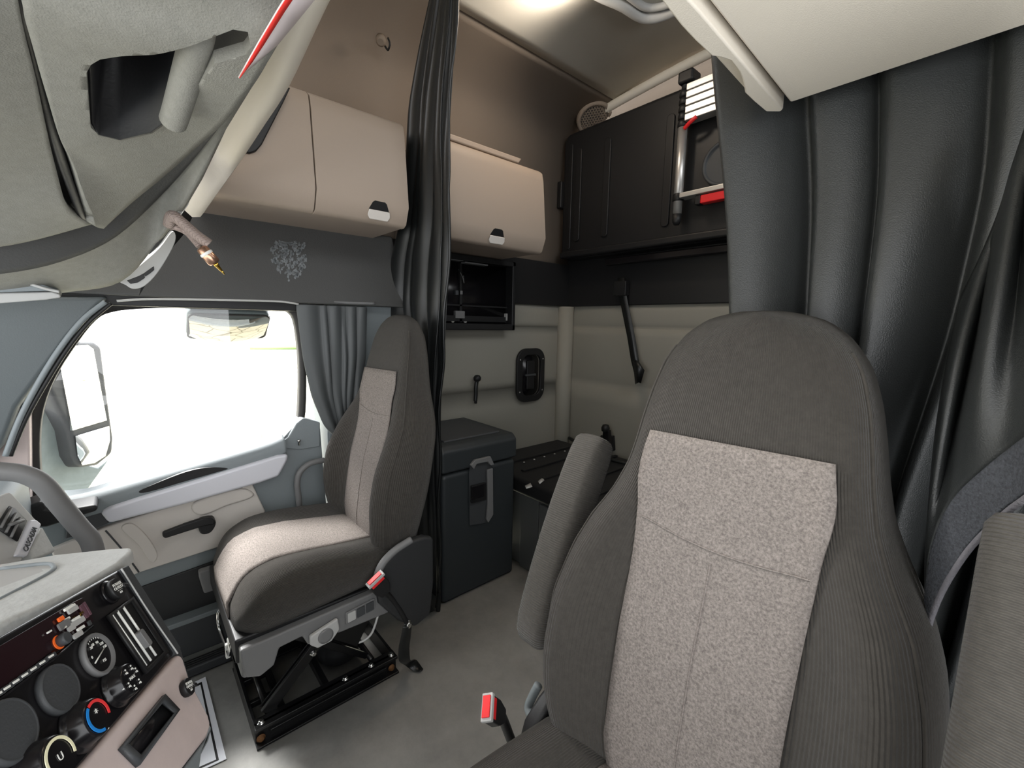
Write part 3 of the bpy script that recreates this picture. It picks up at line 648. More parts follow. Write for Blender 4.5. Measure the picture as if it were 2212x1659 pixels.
tube('hem', [V((sqC(1.445, z, 0)[0] + .034, -.915 + .004 * math.sin(z * 13), z)) for z in [2.5 - .1 * i for i in range(25)]], .003, M['leather_thin'], cC, n=3, res=8)
fp = [on(905, 1300, 2, .10), on(925, 1275, 2, .12), on(942, 1290, 2, .08), on(938, 1318, 2, .02), on(908, 1330, 2, .01), on(890, 1318, 2, .06)]
mk('crumpled_tail', fp + [sum(fp, V((0, 0, 0))) / 6 + V((-.02, 0, .03))], [(i, (i + 1) % 6, 6) for i in range(6)], M['leather_thin'], cC, smooth=False, solid=.004)
# passenger window curtain
cD = thing('window_curtain', 'grey vinyl curtain bunched at the rear edge of the passenger window', 'curtain', (1.80, -.62, .74))
xs = [-.488, -.575, -.60, -.655, -.675, -.72, -.765]
def sqD(y, z, d):
    u = (y + .488) / -.277
    yl = interp([(.5, -.66), (.74, -.645), (.82, -.575), (.95, -.53), (1.1, -.505), (1.31, -.488)], z)
    yr = interp([(.5, -.72), (.74, -.70), (.9, -.72), (1.1, -.755), (1.31, -.765)], z)
    return yl + (yr - yl) * u, d
curtain('cloth', xs, 1.80, .70, 1.312, .024, cD, M['curtain_grey'], sqD, nz=24, per=8, seed=3, axis='y')
tube('curtain_track', [V((1.81, -.45, 1.322)), V((1.81, -.62, 1.324)), V((1.80, -.80, 1.326))], .006, M['midgrey'], cD, res=8)
# roof bow carrying the sleeper curtain
if 0: struct(tube('trim_10', [(1.93, -.93, 2.12), (1.86, -.93, 2.32), (1.72, -.93, 2.46), (1.5, -.93, 2.545), (1.2, -.93, 2.585), (.8, -.93, 2.6), (.3, -.93, 2.55)], .009, M['beige_dk'], res=12))
hk = thing('curtain_hook', 'small beige roof hook holding the top of the sleeper curtain', 'hook', on(828, 92, 1, -.88))
hp_ = on(828, 92, 1, -.88)
lathe('boss', hp_ + V((.02, 0, .02)), (-.5, .3, -.6), [(.022, 0), (.02, .02), (.012, .03)], M['beige_dk'], hk, res=16)
tube('clip', [on(838, 82, 1, -.885), on(842, 95, 1, -.89), on(838, 108, 1, -.89), on(832, 100, 1, -.885)], .004, M['black'], hk, res=8)
# ------------------------------------------------------------------ seats
HW = [(.42, .19), (.48, .235), (.56, .262), (.66, .270), (.76, .268), (.84, .256), (.90, .236), (.95, .208), (1.0, .187), (1.05, .176), (1.1, .168), (1.15, .158), (1.20, .142), (1.24, .115), (1.265, .082), (1.278, .03)]
YF = [(.42, -.588), (.55, -.588), (.65, -.602), (.75, -.620), (.85, -.648), (.95, -.672), (1.06, -.685), (1.1, -.690), (1.2, -.712), (1.24, -.726), (1.278, -.75)]
TH = [(.42, .10), (.5, .13), (.7, .155), (.9, .15), (1.1, .125), (1.2, .10), (1.25, .07), (1.278, .03)]
BO = [(.42, .02), (.5, .06), (.65, .105), (.76, .105), (.85, .08), (.92, .048), (1.02, .016), (1.12, .004), (1.278, -.005)]
def front_y(x, z, h=None):
    h = h or interp(HW, z); q = min(abs(x) / h, .999)
    c = q ** 2.0; w = (1 - c * c) ** .30
    yf, T, bo = interp(YF, z), interp(TH, z), interp(BO, z)
    return yf - T / 2 + w * T / 2 + bo * smooth01((q - .5) / .38) * w
def seat(name, label, cx, dy, dz, armrests, loc):
    t = thing(name, label, 'seat', loc)
    G = lambda x, y, z: V((cx + x, dy + y, dz + z))
    # backrest
    zs = [z for z, _ in HW]; zz = []
    for a, b_ in zip(zs, zs[1:]): zz += [a, (a + b_) / 2]
    zz.append(zs[-1]); N = 48; rows = []
    for z in zz:
        h, yf, T, bo = interp(HW, z), interp(YF, z), interp(TH, z), interp(BO, z); row = []
        for k in range(N):
            a = 2 * math.pi * k / N; x = h * sp(math.cos(a), .5); w = sp(math.sin(a), .6); q = abs(x) / h
            y = yf - T / 2 + w * T / 2
            if w > 0: y += bo * smooth01((q - .5) / .38) * w
            row.append(G(x, y, z))
        rows.append(row)
    vs = [p for r in rows for p in r]; fs = [(i * N + k, i * N + (k + 1) % N, (i + 1) * N + (k + 1) % N, (i + 1) * N + k) for i in range(len(rows) - 1) for k in range(N)]
    fs += [tuple(range(N - 1, -1, -1)), tuple(range((len(rows) - 1) * N, len(rows) * N))]
    back = loft_uv(mk('backrest', vs, fs, M['fabric'], t, sub=1), rows, N)
    # pale centre panel
    rows = []
    for i in range(30):
        z = 1.082 + (.45 - 1.082) * i / 29
        hl = interp([(.45, .100), (.55, .125), (.7, .126), (.85, .128), (.96, .132), (1.0, .138), (1.03, .139), (1.08, .130)], z)
        row = []
        for j in range(17):
            x = -hl + 2 * hl * j / 16; zt = z - (.006 * (x + .13) / .26 if i == 0 else 0)
            row.append(G(x, front_y(x, zt) + .008, zt))
        rows.append(row)
    pn = grid('back_panel', rows, M['panel'], t, solid=.004)
    for zl in (.93,):
        tube('panel_seam', [G(-.124 + .248 * j / 12, front_y(-.124 + .248 * j / 12, zl - .012 * math.sin(j / 12 * math.pi)) + .0085, zl - .012 * math.sin(j / 12 * math.pi)) for j in range(13)], .0016, M['panel'], pn, res=6)
    tube('panel_seam', [G(0, front_y(0, .90 - .44 * j / 10) + .0085, .90 - .44 * j / 10) for j in range(11)], .0014, M['panel'], pn, res=6)
    # piping on both flanks
    for sg in (-1, 1):
        P = []
        for i in range(28):
            z = .5 + .72 * i / 27; h = interp(HW, z) * .955; P.append(G(sg * h, front_y(h, z) + .001, z))
        tube('piping', P, .0022, M['fabric'], back, n=2, res=6)
    # cushion
    HC = [(-.12, .19), (-.135, .225), (-.17, .25), (-.25, .258), (-.4, .262), (-.55, .262), (-.60, .25)]
    ZT = lambda y: interp([(-.62, .500), (-.5, .515), (-.35, .535), (-.24, .540), (-.17, .520), (-.145, .49), (-.125, .45), (-.12, .43)], y)
    ZB = lambda y: interp([(-.60, .40), (-.3, .375), (-.17, .365), (-.12, .395)], y)
    HWc = lambda y: interp([(-.62, .255), (-.4, .262), (-.25, .262), (-.17, .255), (-.145, .238), (-.125, .21), (-.12, .19)], y)
    BOc = lambda y: interp([(-.62, .035), (-.4, .04), (-.25, .03), (-.16, .012), (-.12, 0)], y)
    def top_z(x, y):
        h = HWc(y); q = min(abs(x) / h, .999); c = q ** 2.2; w = (1 - c * c) ** .3
        zt, zb = ZT(y), ZB(y); m_ = (zt + zb) / 2
        return m_ + w * (zt - m_) + BOc(y) * smooth01((q - .45) / .4) * w
    ys = [-.62, -.57, -.5, -.43, -.36, -.3, -.25, -.21, -.18, -.16, -.145, -.133, -.125, -.12]; rows = []; FY = lambda y: y - .036 * smooth01((y + .45) / .33)
    for y in ys:
        h, zt, zb, bo = HWc(y), ZT(y), ZB(y), BOc(y); m_ = (zt + zb) / 2; row = []
        for k in range(N):
            a = 2 * math.pi * k / N; x = h * sp(math.cos(a), .45); w = sp(math.sin(a), .6); q = abs(x) / h
            z = m_ + w * (zt - m_)
            if w > 0: z += bo * smooth01((q - .45) / .4) * w
            row.append(G(x, FY(y), z))
        rows.append(row)
    vs = [p for r in rows for p in r]; fs = [(i * N + k, i * N + (k + 1) % N, (i + 1) * N + (k + 1) % N, (i + 1) * N + k) for i in range(len(rows) - 1) for k in range(N)]
    fs += [tuple(range(N - 1, -1, -1)), tuple(range((len(rows) - 1) * N, len(rows) * N))]
    cu = loft_uv(mk('cushion', vs, fs, M['fabric'], t, sub=1), rows, N)
    rows = []
    for y in ys[:-1] + [-.1195]:
        if y == -.1195:
            for zq in (.445, .42, .40): rows.append([G(-.125 + .25 * j / 12, FY(-.1165), zq) for j in range(13)])
        else:
            hp = interp([(-.62, .115), (-.4, .13), (-.12, .125)], y)
            rows.append([G(-hp + 2 * hp * j / 12, FY(y) + (.003 if y > -.14 else 0), top_z(-hp + 2 * hp * j / 12, y) + .004) for j in range(13)])
    grid('cushion_panel', rows, M['panel'], t, solid=.004)
    # plastic pan and skirt under the cushion
    sk = prism('side_skirt', [G(-.268, y, z) for y, z in [(-.158, .36), (-.166, .30), (-.20, .285), (-.235, .30), (-.25, .345), (-.31, .35), (-.325, .315), (-.36, .31), (-.40, .325), (-.41, .31), (-.56, .305), (-.64, .31), (-.64, .40), (-.158, .385)]], V((.03, 0, 0)), M['midgrey'], t, bevel=.006)
    prism('side_skirt', [G(.238, y, z) for y, z in [(-.12, .36), (-.13, .30), (-.64, .31), (-.64, .40), (-.12, .385)]], V((.03, 0, 0)), M['midgrey'], t, bevel=.006)
    box('front_pan', G(-.262, -.20, .292), G(.262, -.158, .375), M['midgrey'], t, bevel=.012)
    box('seat_pan', G(-.24, -.62, .33), G(.24, -.15, .40), M['black'], t, bevel=.006)
    # controls
    lv = prism('tilt_lever', [G(-.272, y, z) for y, z in [(-.325, .352), (-.405, .372), (-.41, .335), (-.385, .308), (-.345, .305), (-.325, .325)]], V((-.014, 0, 0)), M['ltgrey'], t, bevel=.005)
    lathe('thumb_dish', G(-.285, -.368, .335), (-1, 0, 0), [(.022, 0), (.022, .003), (.015, .004)], M['midgrey'], lv, res=20)
    swp = prism('switch_panel', rounded(G(-.269, -.478, .357), V((0, -1, .10)), V((0, 0, 1)), .047, .019, .004), V((-.006, 0, 0)), M['midgrey'], t, bevel=.002)
    for k, mm in enumerate(('ltgrey', 'dkplastic', 'dkplastic')):
        prism('rocker', rounded(G(-.275, -.449 - .029 * k, .3545 + .003 * k), V((0, -1, .10)), V((0, 0, 1)), .0125, .0145, .002, 2), V((-.004, 0, 0)), M[mm], swp, bevel=.001)
    tube('slide_bar', [G(.10, -.18, .31), G(.10, -.155, .30), G(.095, -.150, .27), G(.07, -.152, .245), G(-.05, -.156, .243), G(-.08, -.154, .265), G(-.085, -.16, .295), G(-.085, -.18, .31)], .005, M['chrome'], t, res=10)
    kb = lathe('height_knob', G(-.03, -.185, .262), (0, 1, 0), [(.02, 0), (.02, .02), (.014, .028)], M['white'], t, res=16)
    box('knob_grip', G(-.037, -.162, .215), G(-.023, -.150, .262), M['white'], kb, bevel=.003)
    # recliner cover
    rc = [(-.535, .36), (-.525, .43), (-.545, .485), (-.585, .515), (-.64, .535), (-.70, .535), (-.735, .52), (-.735, .36), (-.72, .24), (-.66, .22), (-.60, .27)]
    prism('recliner_cover', [G(-.252, y, z) for y, z in rc], V((-.035, 0, 0)), M['seatplastic'], t, bevel=.012)
    tube('recliner_rim', [G(-.283, y, z) for y, z in [(-.535, .40), (-.528, .45), (-.548, .492), (-.59, .522), (-.65, .54)]], [.013] * 0 or .012, M['midgrey'], t, res=10)
    prism('recliner_cover', [G(.252, y, z) for y, z in rc], V((.035, 0, 0)), M['black'], t, bevel=.012)
    # suspension frame on the floor
    for sg in (-1, 1):
        rl = multi('floor_rail', [box_geo(G(sg * .168 - .006, -.64, -dz), G(sg * .168 + .006, -.19, -dz + .062)), box_geo(G(sg * .168 - .022, -.64, -dz + .052), G(sg * .168 + .022, -.19, -dz + .062)), box_geo(G(sg * .178 - .02, -.64, -dz), G(sg * .178 + .02, -.19, -dz + .008)), box_geo(G(sg * .173 - .01, -.60, -dz + .024), G(sg * .173 + .01, -.23, -dz + .034))], M['steel_black'], t, smooth=False, bevel=.002)
        for y, mm in ((-.205, 'rust'), (-.62, 'rust')): bolt(rl, G(sg * .178, y, -dz + .02), (sg, 0, 0), .008, mm)
        for y in (-.21, -.46, -.55, -.625): bolt(rl, G(sg * .168, y, -dz + .06), (0, 0, 1), .0075)
        # scissor arms
        a1 = multi('scissor_arm', [prism_geo([G(sg * .135, -.24, -dz + .05), G(sg * .135, -.215, -dz + .075), G(sg * .135, -.46, .31), G(sg * .135, -.50, .30)], V((sg * .012, 0, 0))), prism_geo([G(sg * .12, -.25, -dz + .055), G(sg * .12, -.215, -dz + .075), G(sg * .12, -.46, .31), G(sg * .12, -.50, .30)], V((sg * .004, 0, 0)))], M['steel_black'], t, smooth=False, bevel=.002)
        multi('scissor_arm', [prism_geo([G(sg * .105, -.58, -dz + .05), G(sg * .105, -.55, -dz + .05), G(sg * .105, -.24, .31), G(sg * .105, -.28, .315)], V((sg * .01, 0, 0)))], M['steel_black'], t, smooth=False, bevel=.002)
        bolt(a1, G(sg * .147, -.37, -dz + .19), (sg, 0, 0), .008)
    prism('scissor_plate', [G(-.125, -.41, .31), G(-.125, -.44, .19), G(-.125, -.52, .12), G(-.125, -.62, .30)], V((.006, 0, 0)), M['steel_black'], t, bevel=.002, smooth=False)
    multi('cross_frame', [box_geo(G(-.168, -.20, -dz), G(.168, -.19, -dz + .06)), box_geo(G(-.168, -.285, -dz + .03), G(.168, -.265, -dz + .045)), box_geo(G(-.05, -.28, -dz + .02), G(-.035, -.19, -dz + .04)), box_geo(G(.06, -.28, -dz + .02), G(.075, -.19, -dz + .04)), box_geo(G(-.168, -.42, -dz + .02), G(.168, -.40, -dz + .045))], M['steel_black'], t, smooth=False, bevel=.002)
    box('rear_crossbar', G(-.168, -.64, -dz), G(.168, -.63, -dz + .06), M['steel_black'], t, bevel=.002)
    lathe('air_spring', G(.01, -.50, -dz + .01), (0, 0, 1), [(.05, 0), (.072, .02), (.078, .06), (.06, .09), (.076, .12), (.07, .2), (.05, .24)], M['black'], t, res=24)
    tube('cross_tube', [G(-.14, -.235, -dz + .06), G(.14, -.235, -dz + .06)], .010, M['steel_black'], t, spline=False, res=12)
    tube('cross_tube', [G(-.14, -.565, -dz + .055), G(.14, -.565, -dz + .055)], .010, M['steel_black'], t, spline=False, res=12)
    tube('air_hose', [G(-.13, -.60, .22), G(-.13, -.57, .15), G(-.12, -.53, .13), G(-.11, -.50, .15)], .004, M['white'], t, res=8)
    return t, G
# passenger seat
ps, G = seat('passenger_seat', 'passenger seat with dark fabric bolsters, pale centre panel and exposed black suspension frame', 1.510, 0, 0, False, (1.51, -.4, 0))
# its belt buckle, stalk and loose strap
b0 = on(818, 1262, 0, 1.215); ba = (on(800, 1235, 0, 1.212) - on(835, 1280, 0, 1.222)).normalized()
def buckle(parent, c, ax, nrm, name='belt_buckle', L=.074, Wd=.054):
    sd = ax.cross(nrm).normalized()
    bb = prism(name, [c + sd * a * Wd / 2 + ax * b_ * L / 2 for a, b_ in ((-1, 1), (1, 1), (1, -.2), (.55, -1), (-.55, -1), (-1, -.2))], nrm * .022, M['black'], parent, bevel=.004)
    prism('buckle_frame', [c + sd * a * Wd * .54 + ax * (L / 2 + b_) + nrm * .0 for a, b_ in ((-1, .004), (1, .004), (1, -.006), (-1, -.006))], nrm * .024, M['ltgrey'], bb, bevel=.002)
    prism('release_button', [c + sd * a * Wd * .42 + ax * (L / 2 + .0045) + nrm * q for a, q in ((-1, .004), (1, .004), (1, .021), (-1, .021))], ax * .003, M['red'], bb, bevel=.001)
    prism('release_button', [c + sd * a * Wd * .40 + ax * b_ + nrm * .0215 for a, b_ in ((-1, L / 2 - .002), (1, L / 2 - .002), (1, L / 2 - .016), (-1, L / 2 - .016))], nrm * .002, M['red'], bb, bevel=.001)
    return bb
nr = V((-.85, .25, .45)).normalized(); nr = (nr - ba * nr.dot(ba)).normalized()
bk = buckle(ps, b0, ba, nr)
tube('buckle_stalk', [b0 - ba * .03 + nr * .01, on(848, 1295, 0, 1.225), on(866, 1322, 0, 1.225), on(880, 1348, 0, 1.225)], .008, M['black'], bk, res=10)
bolt(bk, on(881, 1349, 0, 1.225) , (-1, 0, 0), .010, 'chrome', .010)
prism('belt_guard', [on(a, b_, 0, 1.235) for a, b_ in [(828, 1236), (870, 1237), (876, 1252), (868, 1275), (846, 1285), (836, 1262)]], V((.006, 0, 0)), M['ltgrey'], ps, bevel=.003)
rowsb = []
for a, b_, w, x in [(879, 1352, 9, 1.222), (876, 1375, 10, 1.224), (872, 1400, 11, 1.23), (874, 1425, 12, 1.236)]:
    rowsb.append([on(a - w, b_, 0, x), on(a, b_ + 2, 0, x - .006), on(a + w, b_, 0, x)])
rowsb += [[on(876, 1436, 2, .03), on(886, 1432, 2, .035), on(896, 1424, 2, .03)], [on(892, 1449, 2, .006), on(899, 1443, 2, .010), on(906, 1436, 2, .006)], [on(908, 1452, 2, .004), on(911, 1450, 2, .006), on(914, 1447, 2, .004)]]
grid('loose_strap', surf(rowsb, 4, 4), M['leather_thin'], ps, solid=.003)
# driver seat
ds, D = seat('driver_seat', 'driver seat in the foreground with pale centre panel and raised side armrests', .258, .022, 0, True, (.262, -.4, 0))
def armrest(x0, x1, pts, name='armrest'):
    """upholstered bar hinged at its lower end, pts = (y, z, half depth) from top to bottom"""
    rows = []; n = len(pts)
    for i, (y, z, d) in enumerate(pts):
        a = pts[min(i + 1, n - 1)]; b_ = pts[max(i - 1, 0)]; tg = V((0, a[0] - b_[0], a[1] - b_[1])).normalized(); nn = V((0, -tg.z, tg.y)); 
        c = V(((x0 + x1) / 2, y, z)); hw = (x1 - x0) / 2 * min(1, d / .03)
        rows.append([c + V((hw * sp(math.cos(q), .55), 0, 0)) + nn * d * sp(math.sin(q), .55) for q in [2 * math.pi * k / 24 for k in range(24)]])
    N = 24; vs = [p for r in rows for p in r]; fs = [(i * N + k, i * N + (k + 1) % N, (i + 1) * N + (k + 1) % N, (i + 1) * N + k) for i in range(n - 1) for k in range(N)]
    fs += [tuple(range(N - 1, -1, -1)), tuple(range((n - 1) * N, n * N))]
    return loft_uv(mk(name, vs, fs, M['armfab'], ds, sub=1), rows, 24, True)
armrest(.548, .630, [(-.775, 1.005, .006), (-.773, 1.0, .028), (-.765, .985, .04), (-.70, .86, .044), (-.64, .72, .044), (-.605, .62, .043), (-.60, .59, .034), (-.60, .582, .008)])
armrest(-.105, -.002, [(-.64, 1.078, .006), (-.638, 1.073, .03), (-.63, 1.055, .044), (-.55, .90, .05), (-.48, .77, .05), (-.44, .67, .048), (-.43, .61, .03), (-.43, .60, .008)])
bb0 = on(1058, 1540, 0, .60); bax = (on(1022, 1525, 0, .60) - on(1090, 1568, 0, .60)).normalized()
nrm = V((-.55, .1, .83)); nrm = (nrm - bax * nrm.dot(bax)).normalized()
bk2 = buckle(ds, bb0, bax, nrm, L=.060, Wd=.044)
tube('buckle_stalk', [bb0 - bax * .028 + nrm * .01, bb0 - bax * .05 + nrm * .004, bb0 - bax * .10 + V((0, 0, -.04))], .010, M['black'], bk2, res=10)
tube('recliner_bracket', [on(1163, 1480, 1, -.63), on(1150, 1505, 1, -.62), on(1142, 1530, 1, -.61), on(1155, 1565, 1, -.60)], .010, M['doorgrey'], ds, res=10)
tube('recliner_ring', [on(1192, 1505, 1, -.63), on(1176, 1525, 1, -.62), on(1172, 1550, 1, -.61), on(1180, 1570, 1, -.60)], .005, M['chrome'], ds, res=8)
# ------------------------------------------------------------------ charcoal fridge box behind the passenger seat
fx, fy0, fy1 = 1.53, -.965, -1.385
fr = thing('cooler_box', 'tall charcoal cooler box with latched lid standing behind the passenger seat', 'cooler', (1.75, -1.14, 0))
box('body', (fx + .006, fy1, .0), (1.975, fy0, .598), M['fridge'], fr, bevel=.02, seg=4)
ld = prism('lid', [V((fx, fy0 + .004, .606)), V((fx, fy1 - .004, .606)), V((fx + .004, fy1 - .004, .70)), V((fx + .03, fy1 - .004, .722)), V((1.98, fy1 - .004, .722)), V((1.98, fy1 - .004, .606))][:0] or [V((fx, fy1 - .004, .606)), V((fx + .002, fy1 - .004, .70)), V((fx + .03, fy1 - .004, .724)), V((1.98, fy1 - .004, .728)), V((1.98, fy1 - .004, .606))], V((0, fy0 - fy1 + .008, 0)), M['fridge'], fr, bevel=.012, seg=4)
prism('lid_tray', [V((fx + .07, fy0 - .05, .718)), V((fx + .07, fy1 + .05, .718)), V((1.94, fy1 + .05, .722)), V((1.94, fy0 - .05, .722))], V((0, 0, .014)), M['dkplastic'], ld, bevel=.006)
lathe('lid_boss', (1.90, fy0 - .08, .725), (0, 0, 1), [(.05, 0), (.05, .03), (.04, .04)], M['fridge'], ld, res=24)
def onf(px, py, o=0): return on(px, py, 0, fx - o)
prism('latch_pocket', cat_spline([onf(a, b_) for a, b_ in [(1014, 1012), (1030, 1002), (1052, 998), (1062, 1006), (1062, 1060), (1060, 1112), (1050, 1128), (1018, 1134), (1014, 1128), (1014, 1070)]], 3, True), V((.004, 0, 0)) + V((-.006, 0, 0)), M['dkplastic'], fr, bevel=.001)
prism('latch_side', [onf(a, b_, .004) for a, b_ in [(1050, 1014), (1062, 1010), (1063, 1110), (1052, 1128), (1048, 1120), (1051, 1090)]], V((-.012, 0, 0)), M['midgrey'], fr, bevel=.004)
prism('latch_bridge', [onf(a, b_, .004) for a, b_ in [(1013, 1004), (1022, 992), (1056, 984), (1064, 1002), (1056, 1004), (1050, 996), (1026, 1001), (1020, 1012)]], V((-.016, 0, 0)), M['midgrey'], fr, bevel=.004)
prism('latch_plate', [onf(a, b_, .004) for a, b_ in [(1016, 1049), (1047, 1041), (1047, 1078), (1016, 1086)]], V((-.012, 0, 0)), M['black'], fr, bevel=.002)
prism('latch_tab', [onf(a, b_, .016) for a, b_ in [(1018, 1053), (1045, 1046), (1045, 1072), (1018, 1080)]], V((-.004, 0, 0)), M['blackgloss'], fr, bevel=.001)
# ------------------------------------------------------------------ lower bunk with its cabinet
lb = thing('lower_bunk', 'black lower bunk deck across the rear of the sleeper above a graphite cabinet', 'bunk', (.9, -1.8, 0))
box('deck', (-.2, BK + .115, .40), (1.95, -1.42, .485), M['bunk'], lb, bevel=.02)
box('cabinet', (-.2, BK + .06, .0), (1.96, -1.46, .40), M['cabinet'], lb, bevel=.006)
box('cabinet_door', (.62, -1.462, .02), (1.42, -1.44, .385), M['cabinet'], lb, bevel=.006)
box('cabinet_stile', (1.43, -1.465, .0), (1.56, -1.445, .395), M['cabinet'], lb, bevel=.004)
for k in range(7):
    p = on(1132 + k * 22, 999 - k * 6.0, 2, .487)
    lathe('stud', p, (0, 0, 1), [(.006, 0), (.006, .003), (.003, .005)], M['alu'], lb, res=10)
for k in range(6):
    box('deck_rib', (1.0 + k * .15, -2.12, .484), (1.02 + k * .15, -1.5, .494), M['bunk'], lb, bevel=.003)
tube('bunk_strap', [V((1.90, -2.2, .49)), V((1.70, -2.1, .50)), V((1.5, -2.02, .495)), V((1.3, -2.05, .49))], .012, M['leather_thin'], lb, res=8)
prism('care_tag', [on(a, b_, 2, .489) for a, b_ in [(1162, 1040), (1172, 1032), (1176, 1038), (1166, 1046)]], V((0, 0, .002)), M['ltgrey'], lb, bevel=0)
prism('care_tag', [on(a, b_, 2, .489) for a, b_ in [(1134, 1050), (1146, 1044), (1150, 1052), (1137, 1056)]], V((0, 0, .002)), M['ltgrey'], lb, bevel=0)
# ------------------------------------------------------------------ folded upper bunk
ub = thing('folded_bunk', 'black ribbed upper bunk folded flat against the rear wall', 'bunk', (.9, -2.2, 1.66))
yb = -2.12
prism('shell', rounded(V((.86, BK + .005, 2.035)), V((1, 0, 0)), V((0, 0, 1)), 1.105, .375, .06), V((0, yb - BK - .005, 0)), M['bunk'], ub, bevel=.025, seg=4)
for x in (1.83, 1.62, 1.24, .9, .5, .1):
    prism('rib', rounded(V((x, yb, 2.03)), V((1, 0, 0)), V((0, 0, 1)), .022, .27, .02), V((0, .010, 0)), M['bunk'], ub, bevel=.004)
prism('rib', rounded(V((1.895, yb, 2.03)), V((1, 0, 0)), V((0, 0, 1)), .014, .31, .012), V((0, .008, 0)), M['bunk'], ub, bevel=.004)
box('side_clip', (1.955, -2.2, 1.98), (1.99, -2.10, 2.14), M['black'], ub, bevel=.006)
box('bottom_lip', (-.15, -2.16, 1.665), (1.94, -2.085, 1.705), M['bunk'], ub, bevel=.012)
rc_ = on(1565, 352, 1, yb)
lathe('round_port', rc_, (0, 1, 0), [(.10, -.002), (.10, .012), (.09, .016), (.086, .008), (.083, .002)], M['dkplastic'], ub, res=40)
box('support_rail', (-.2, -2.17, 1.60), (1.62, -2.13, 1.64), M['blackgloss'], ub, bevel=.008)
# ladder clipped to the folded bunk
la = thing('bunk_ladder', 'collapsed aluminium telescopic ladder with black top joints and red latches on the folded bunk', 'ladder', (.95, -2.05, 1.74))
yl = -2.06
a_t, a_b = on(1476, 262, 1, yl), on(1473, 443, 1, yl)
tube('stile', [V((a_t.x, yl, 2.20)), V((a_t.x, yl, 1.79))], .021, M['alu'], la, spline=False, res=20)
tube('stile', [V((a_t.x - .48, yl, 2.20)), V((a_t.x - .48, yl, 1.79))], .021, M['alu'], la, spline=False, res=20)
for sx in (0, -.48):
    lathe('foot', (a_t.x + sx, yl, 1.745), (0, 0, 1), [(.012, 0), (.02, .015), (.023, .05)], M['black'], la)
    geo = []
    for k in range(5): geo.append(lathe_geo((a_t.x + sx, yl, 2.19 + k * .033), (0, 0, 1), [(.021, 0), (.025, .004), (.025, .02), (.020, .032)], 20))
    geo.append(lathe_geo((a_t.x + sx, yl, 2.35), (0, 0, 1), [(.017, 0), (.017, .06), (.012, .064)], 20))
    multi('joint_stack', geo, M['black'], la, smooth=True)
    box('top_clip', (a_t.x + sx - .05, yl - .05, 2.375), (a_t.x + sx + .025, yl + .035, 2.43), M['black'], la, bevel=.012)
    lathe('collar', (a_t.x + sx, yl, 1.855), (0, 0, 1), [(.024, 0), (.026, .004), (.026, .03), (.024, .034)], M['black'], la)
for k in range(5): box('rung', (a_t.x - .46, yl - .03, 2.205 + k * .033), (a_t.x - .02, yl + .03, 2.235 + k * .033), M['alu'], la, bevel=.004)
lr = box('rung', (a_t.x - .46, yl - .03, 1.862), (a_t.x - .02, yl + .03, 1.885), M['alu'], la, bevel=.004)
rd = box('red_latch', (a_t.x - .24, yl - .02, 1.82), (a_t.x - .12, yl + .02, 1.858), M['red'], la, bevel=.005)
box('latch_end', (a_t.x - .12, yl - .022, 1.818), (a_t.x - .095, yl + .022, 1.86), M['black'], rd, bevel=.004)
tube('red_tab', [V((a_t.x - .02, yl + .02, 2.175)), V((a_t.x - .05, yl + .03, 2.19)), V((a_t.x - .08, yl + .03, 2.205))], .009, M['red'], la)
# ------------------------------------------------------------------ recessed black equipment box on the sleeper side
eb = thing('equipment_box', 'open black equipment box without a cover under the sleeper locker', 'box', (1.95, -1.4, 1.2))
def onw(px, py, x): return on(px, py, 0, x)
z0, z1, y0, y1 = 1.215, 1.60, -.97, -1.685; xf = 1.895
multi('frame', [box_geo((xf, y1, z0), (W - .003, y0, z0 + .035)), box_geo((xf, y1, z1 - .03), (W - .003, y0, z1)), box_geo((xf, y1, z0), (W - .003, y1 + .025, z1)), box_geo((xf, y0 - .025, z0), (W - .003, y0, z1))], M['black'], eb, smooth=False, bevel=.006)
box('back_plate', (W - .045, y1 + .02, z0 + .02), (W - .004, y0 - .02, z1 - .02), M['blackgloss'], eb, bevel=0)
geo = [box_geo((W - .06, -1.345, z0 + .04), (W - .045, -1.33, z1 - .04)), box_geo((W - .06, -1.10, 1.34), (W - .04, -1.66, 1.348)), box_geo((W - .06, y1 + .03, z0 + .045), (W - .04, -1.0, z0 + .075))]
multi('wiring_ribs', geo, M['black'], eb, smooth=False)
box('connector', (W - .066, -1.36, 1.275), (W - .045, -1.30, 1.315), M['midgrey'], eb, bevel=.003)
box('connector', (W - .066, -1.345, 1.40), (W - .045, -1.33, 1.42), M['midgrey'], eb, bevel=.002)
box('connector', (W - .066, -1.32, 1.395), (W - .045, -1.30, 1.42), M['dkplastic'], eb, bevel=.002)
box('connector', (W - .07, -1.655, 1.27), (W - .045, -1.65, 1.31), M['ltgrey'], eb, bevel=.001)
for y in (-1.37, -1.29): lathe('ring_terminal', (W - .05, y, 1.262), (-1, 0, 0), [(.010, 0), (.010, .006), (.006, .006), (.006, .002)], M['alu'], eb, res=16)
tube('loose_wire', [V((W - .05, -1.33, 1.53)), V((W - .07, -1.34, 1.49)), V((W - .07, -1.35, 1.46)), V((W - .05, -1.36, 1.50))], .002, M['midgrey'], eb, res=6)
for k in range(3): box('top_slat', (xf + .01, -1.02 - k * .16, 1.575 - k * .008), (xf + .05, -1.17 - k * .16, 1.583 - k * .008), M['midgrey'], eb, bevel=.002)
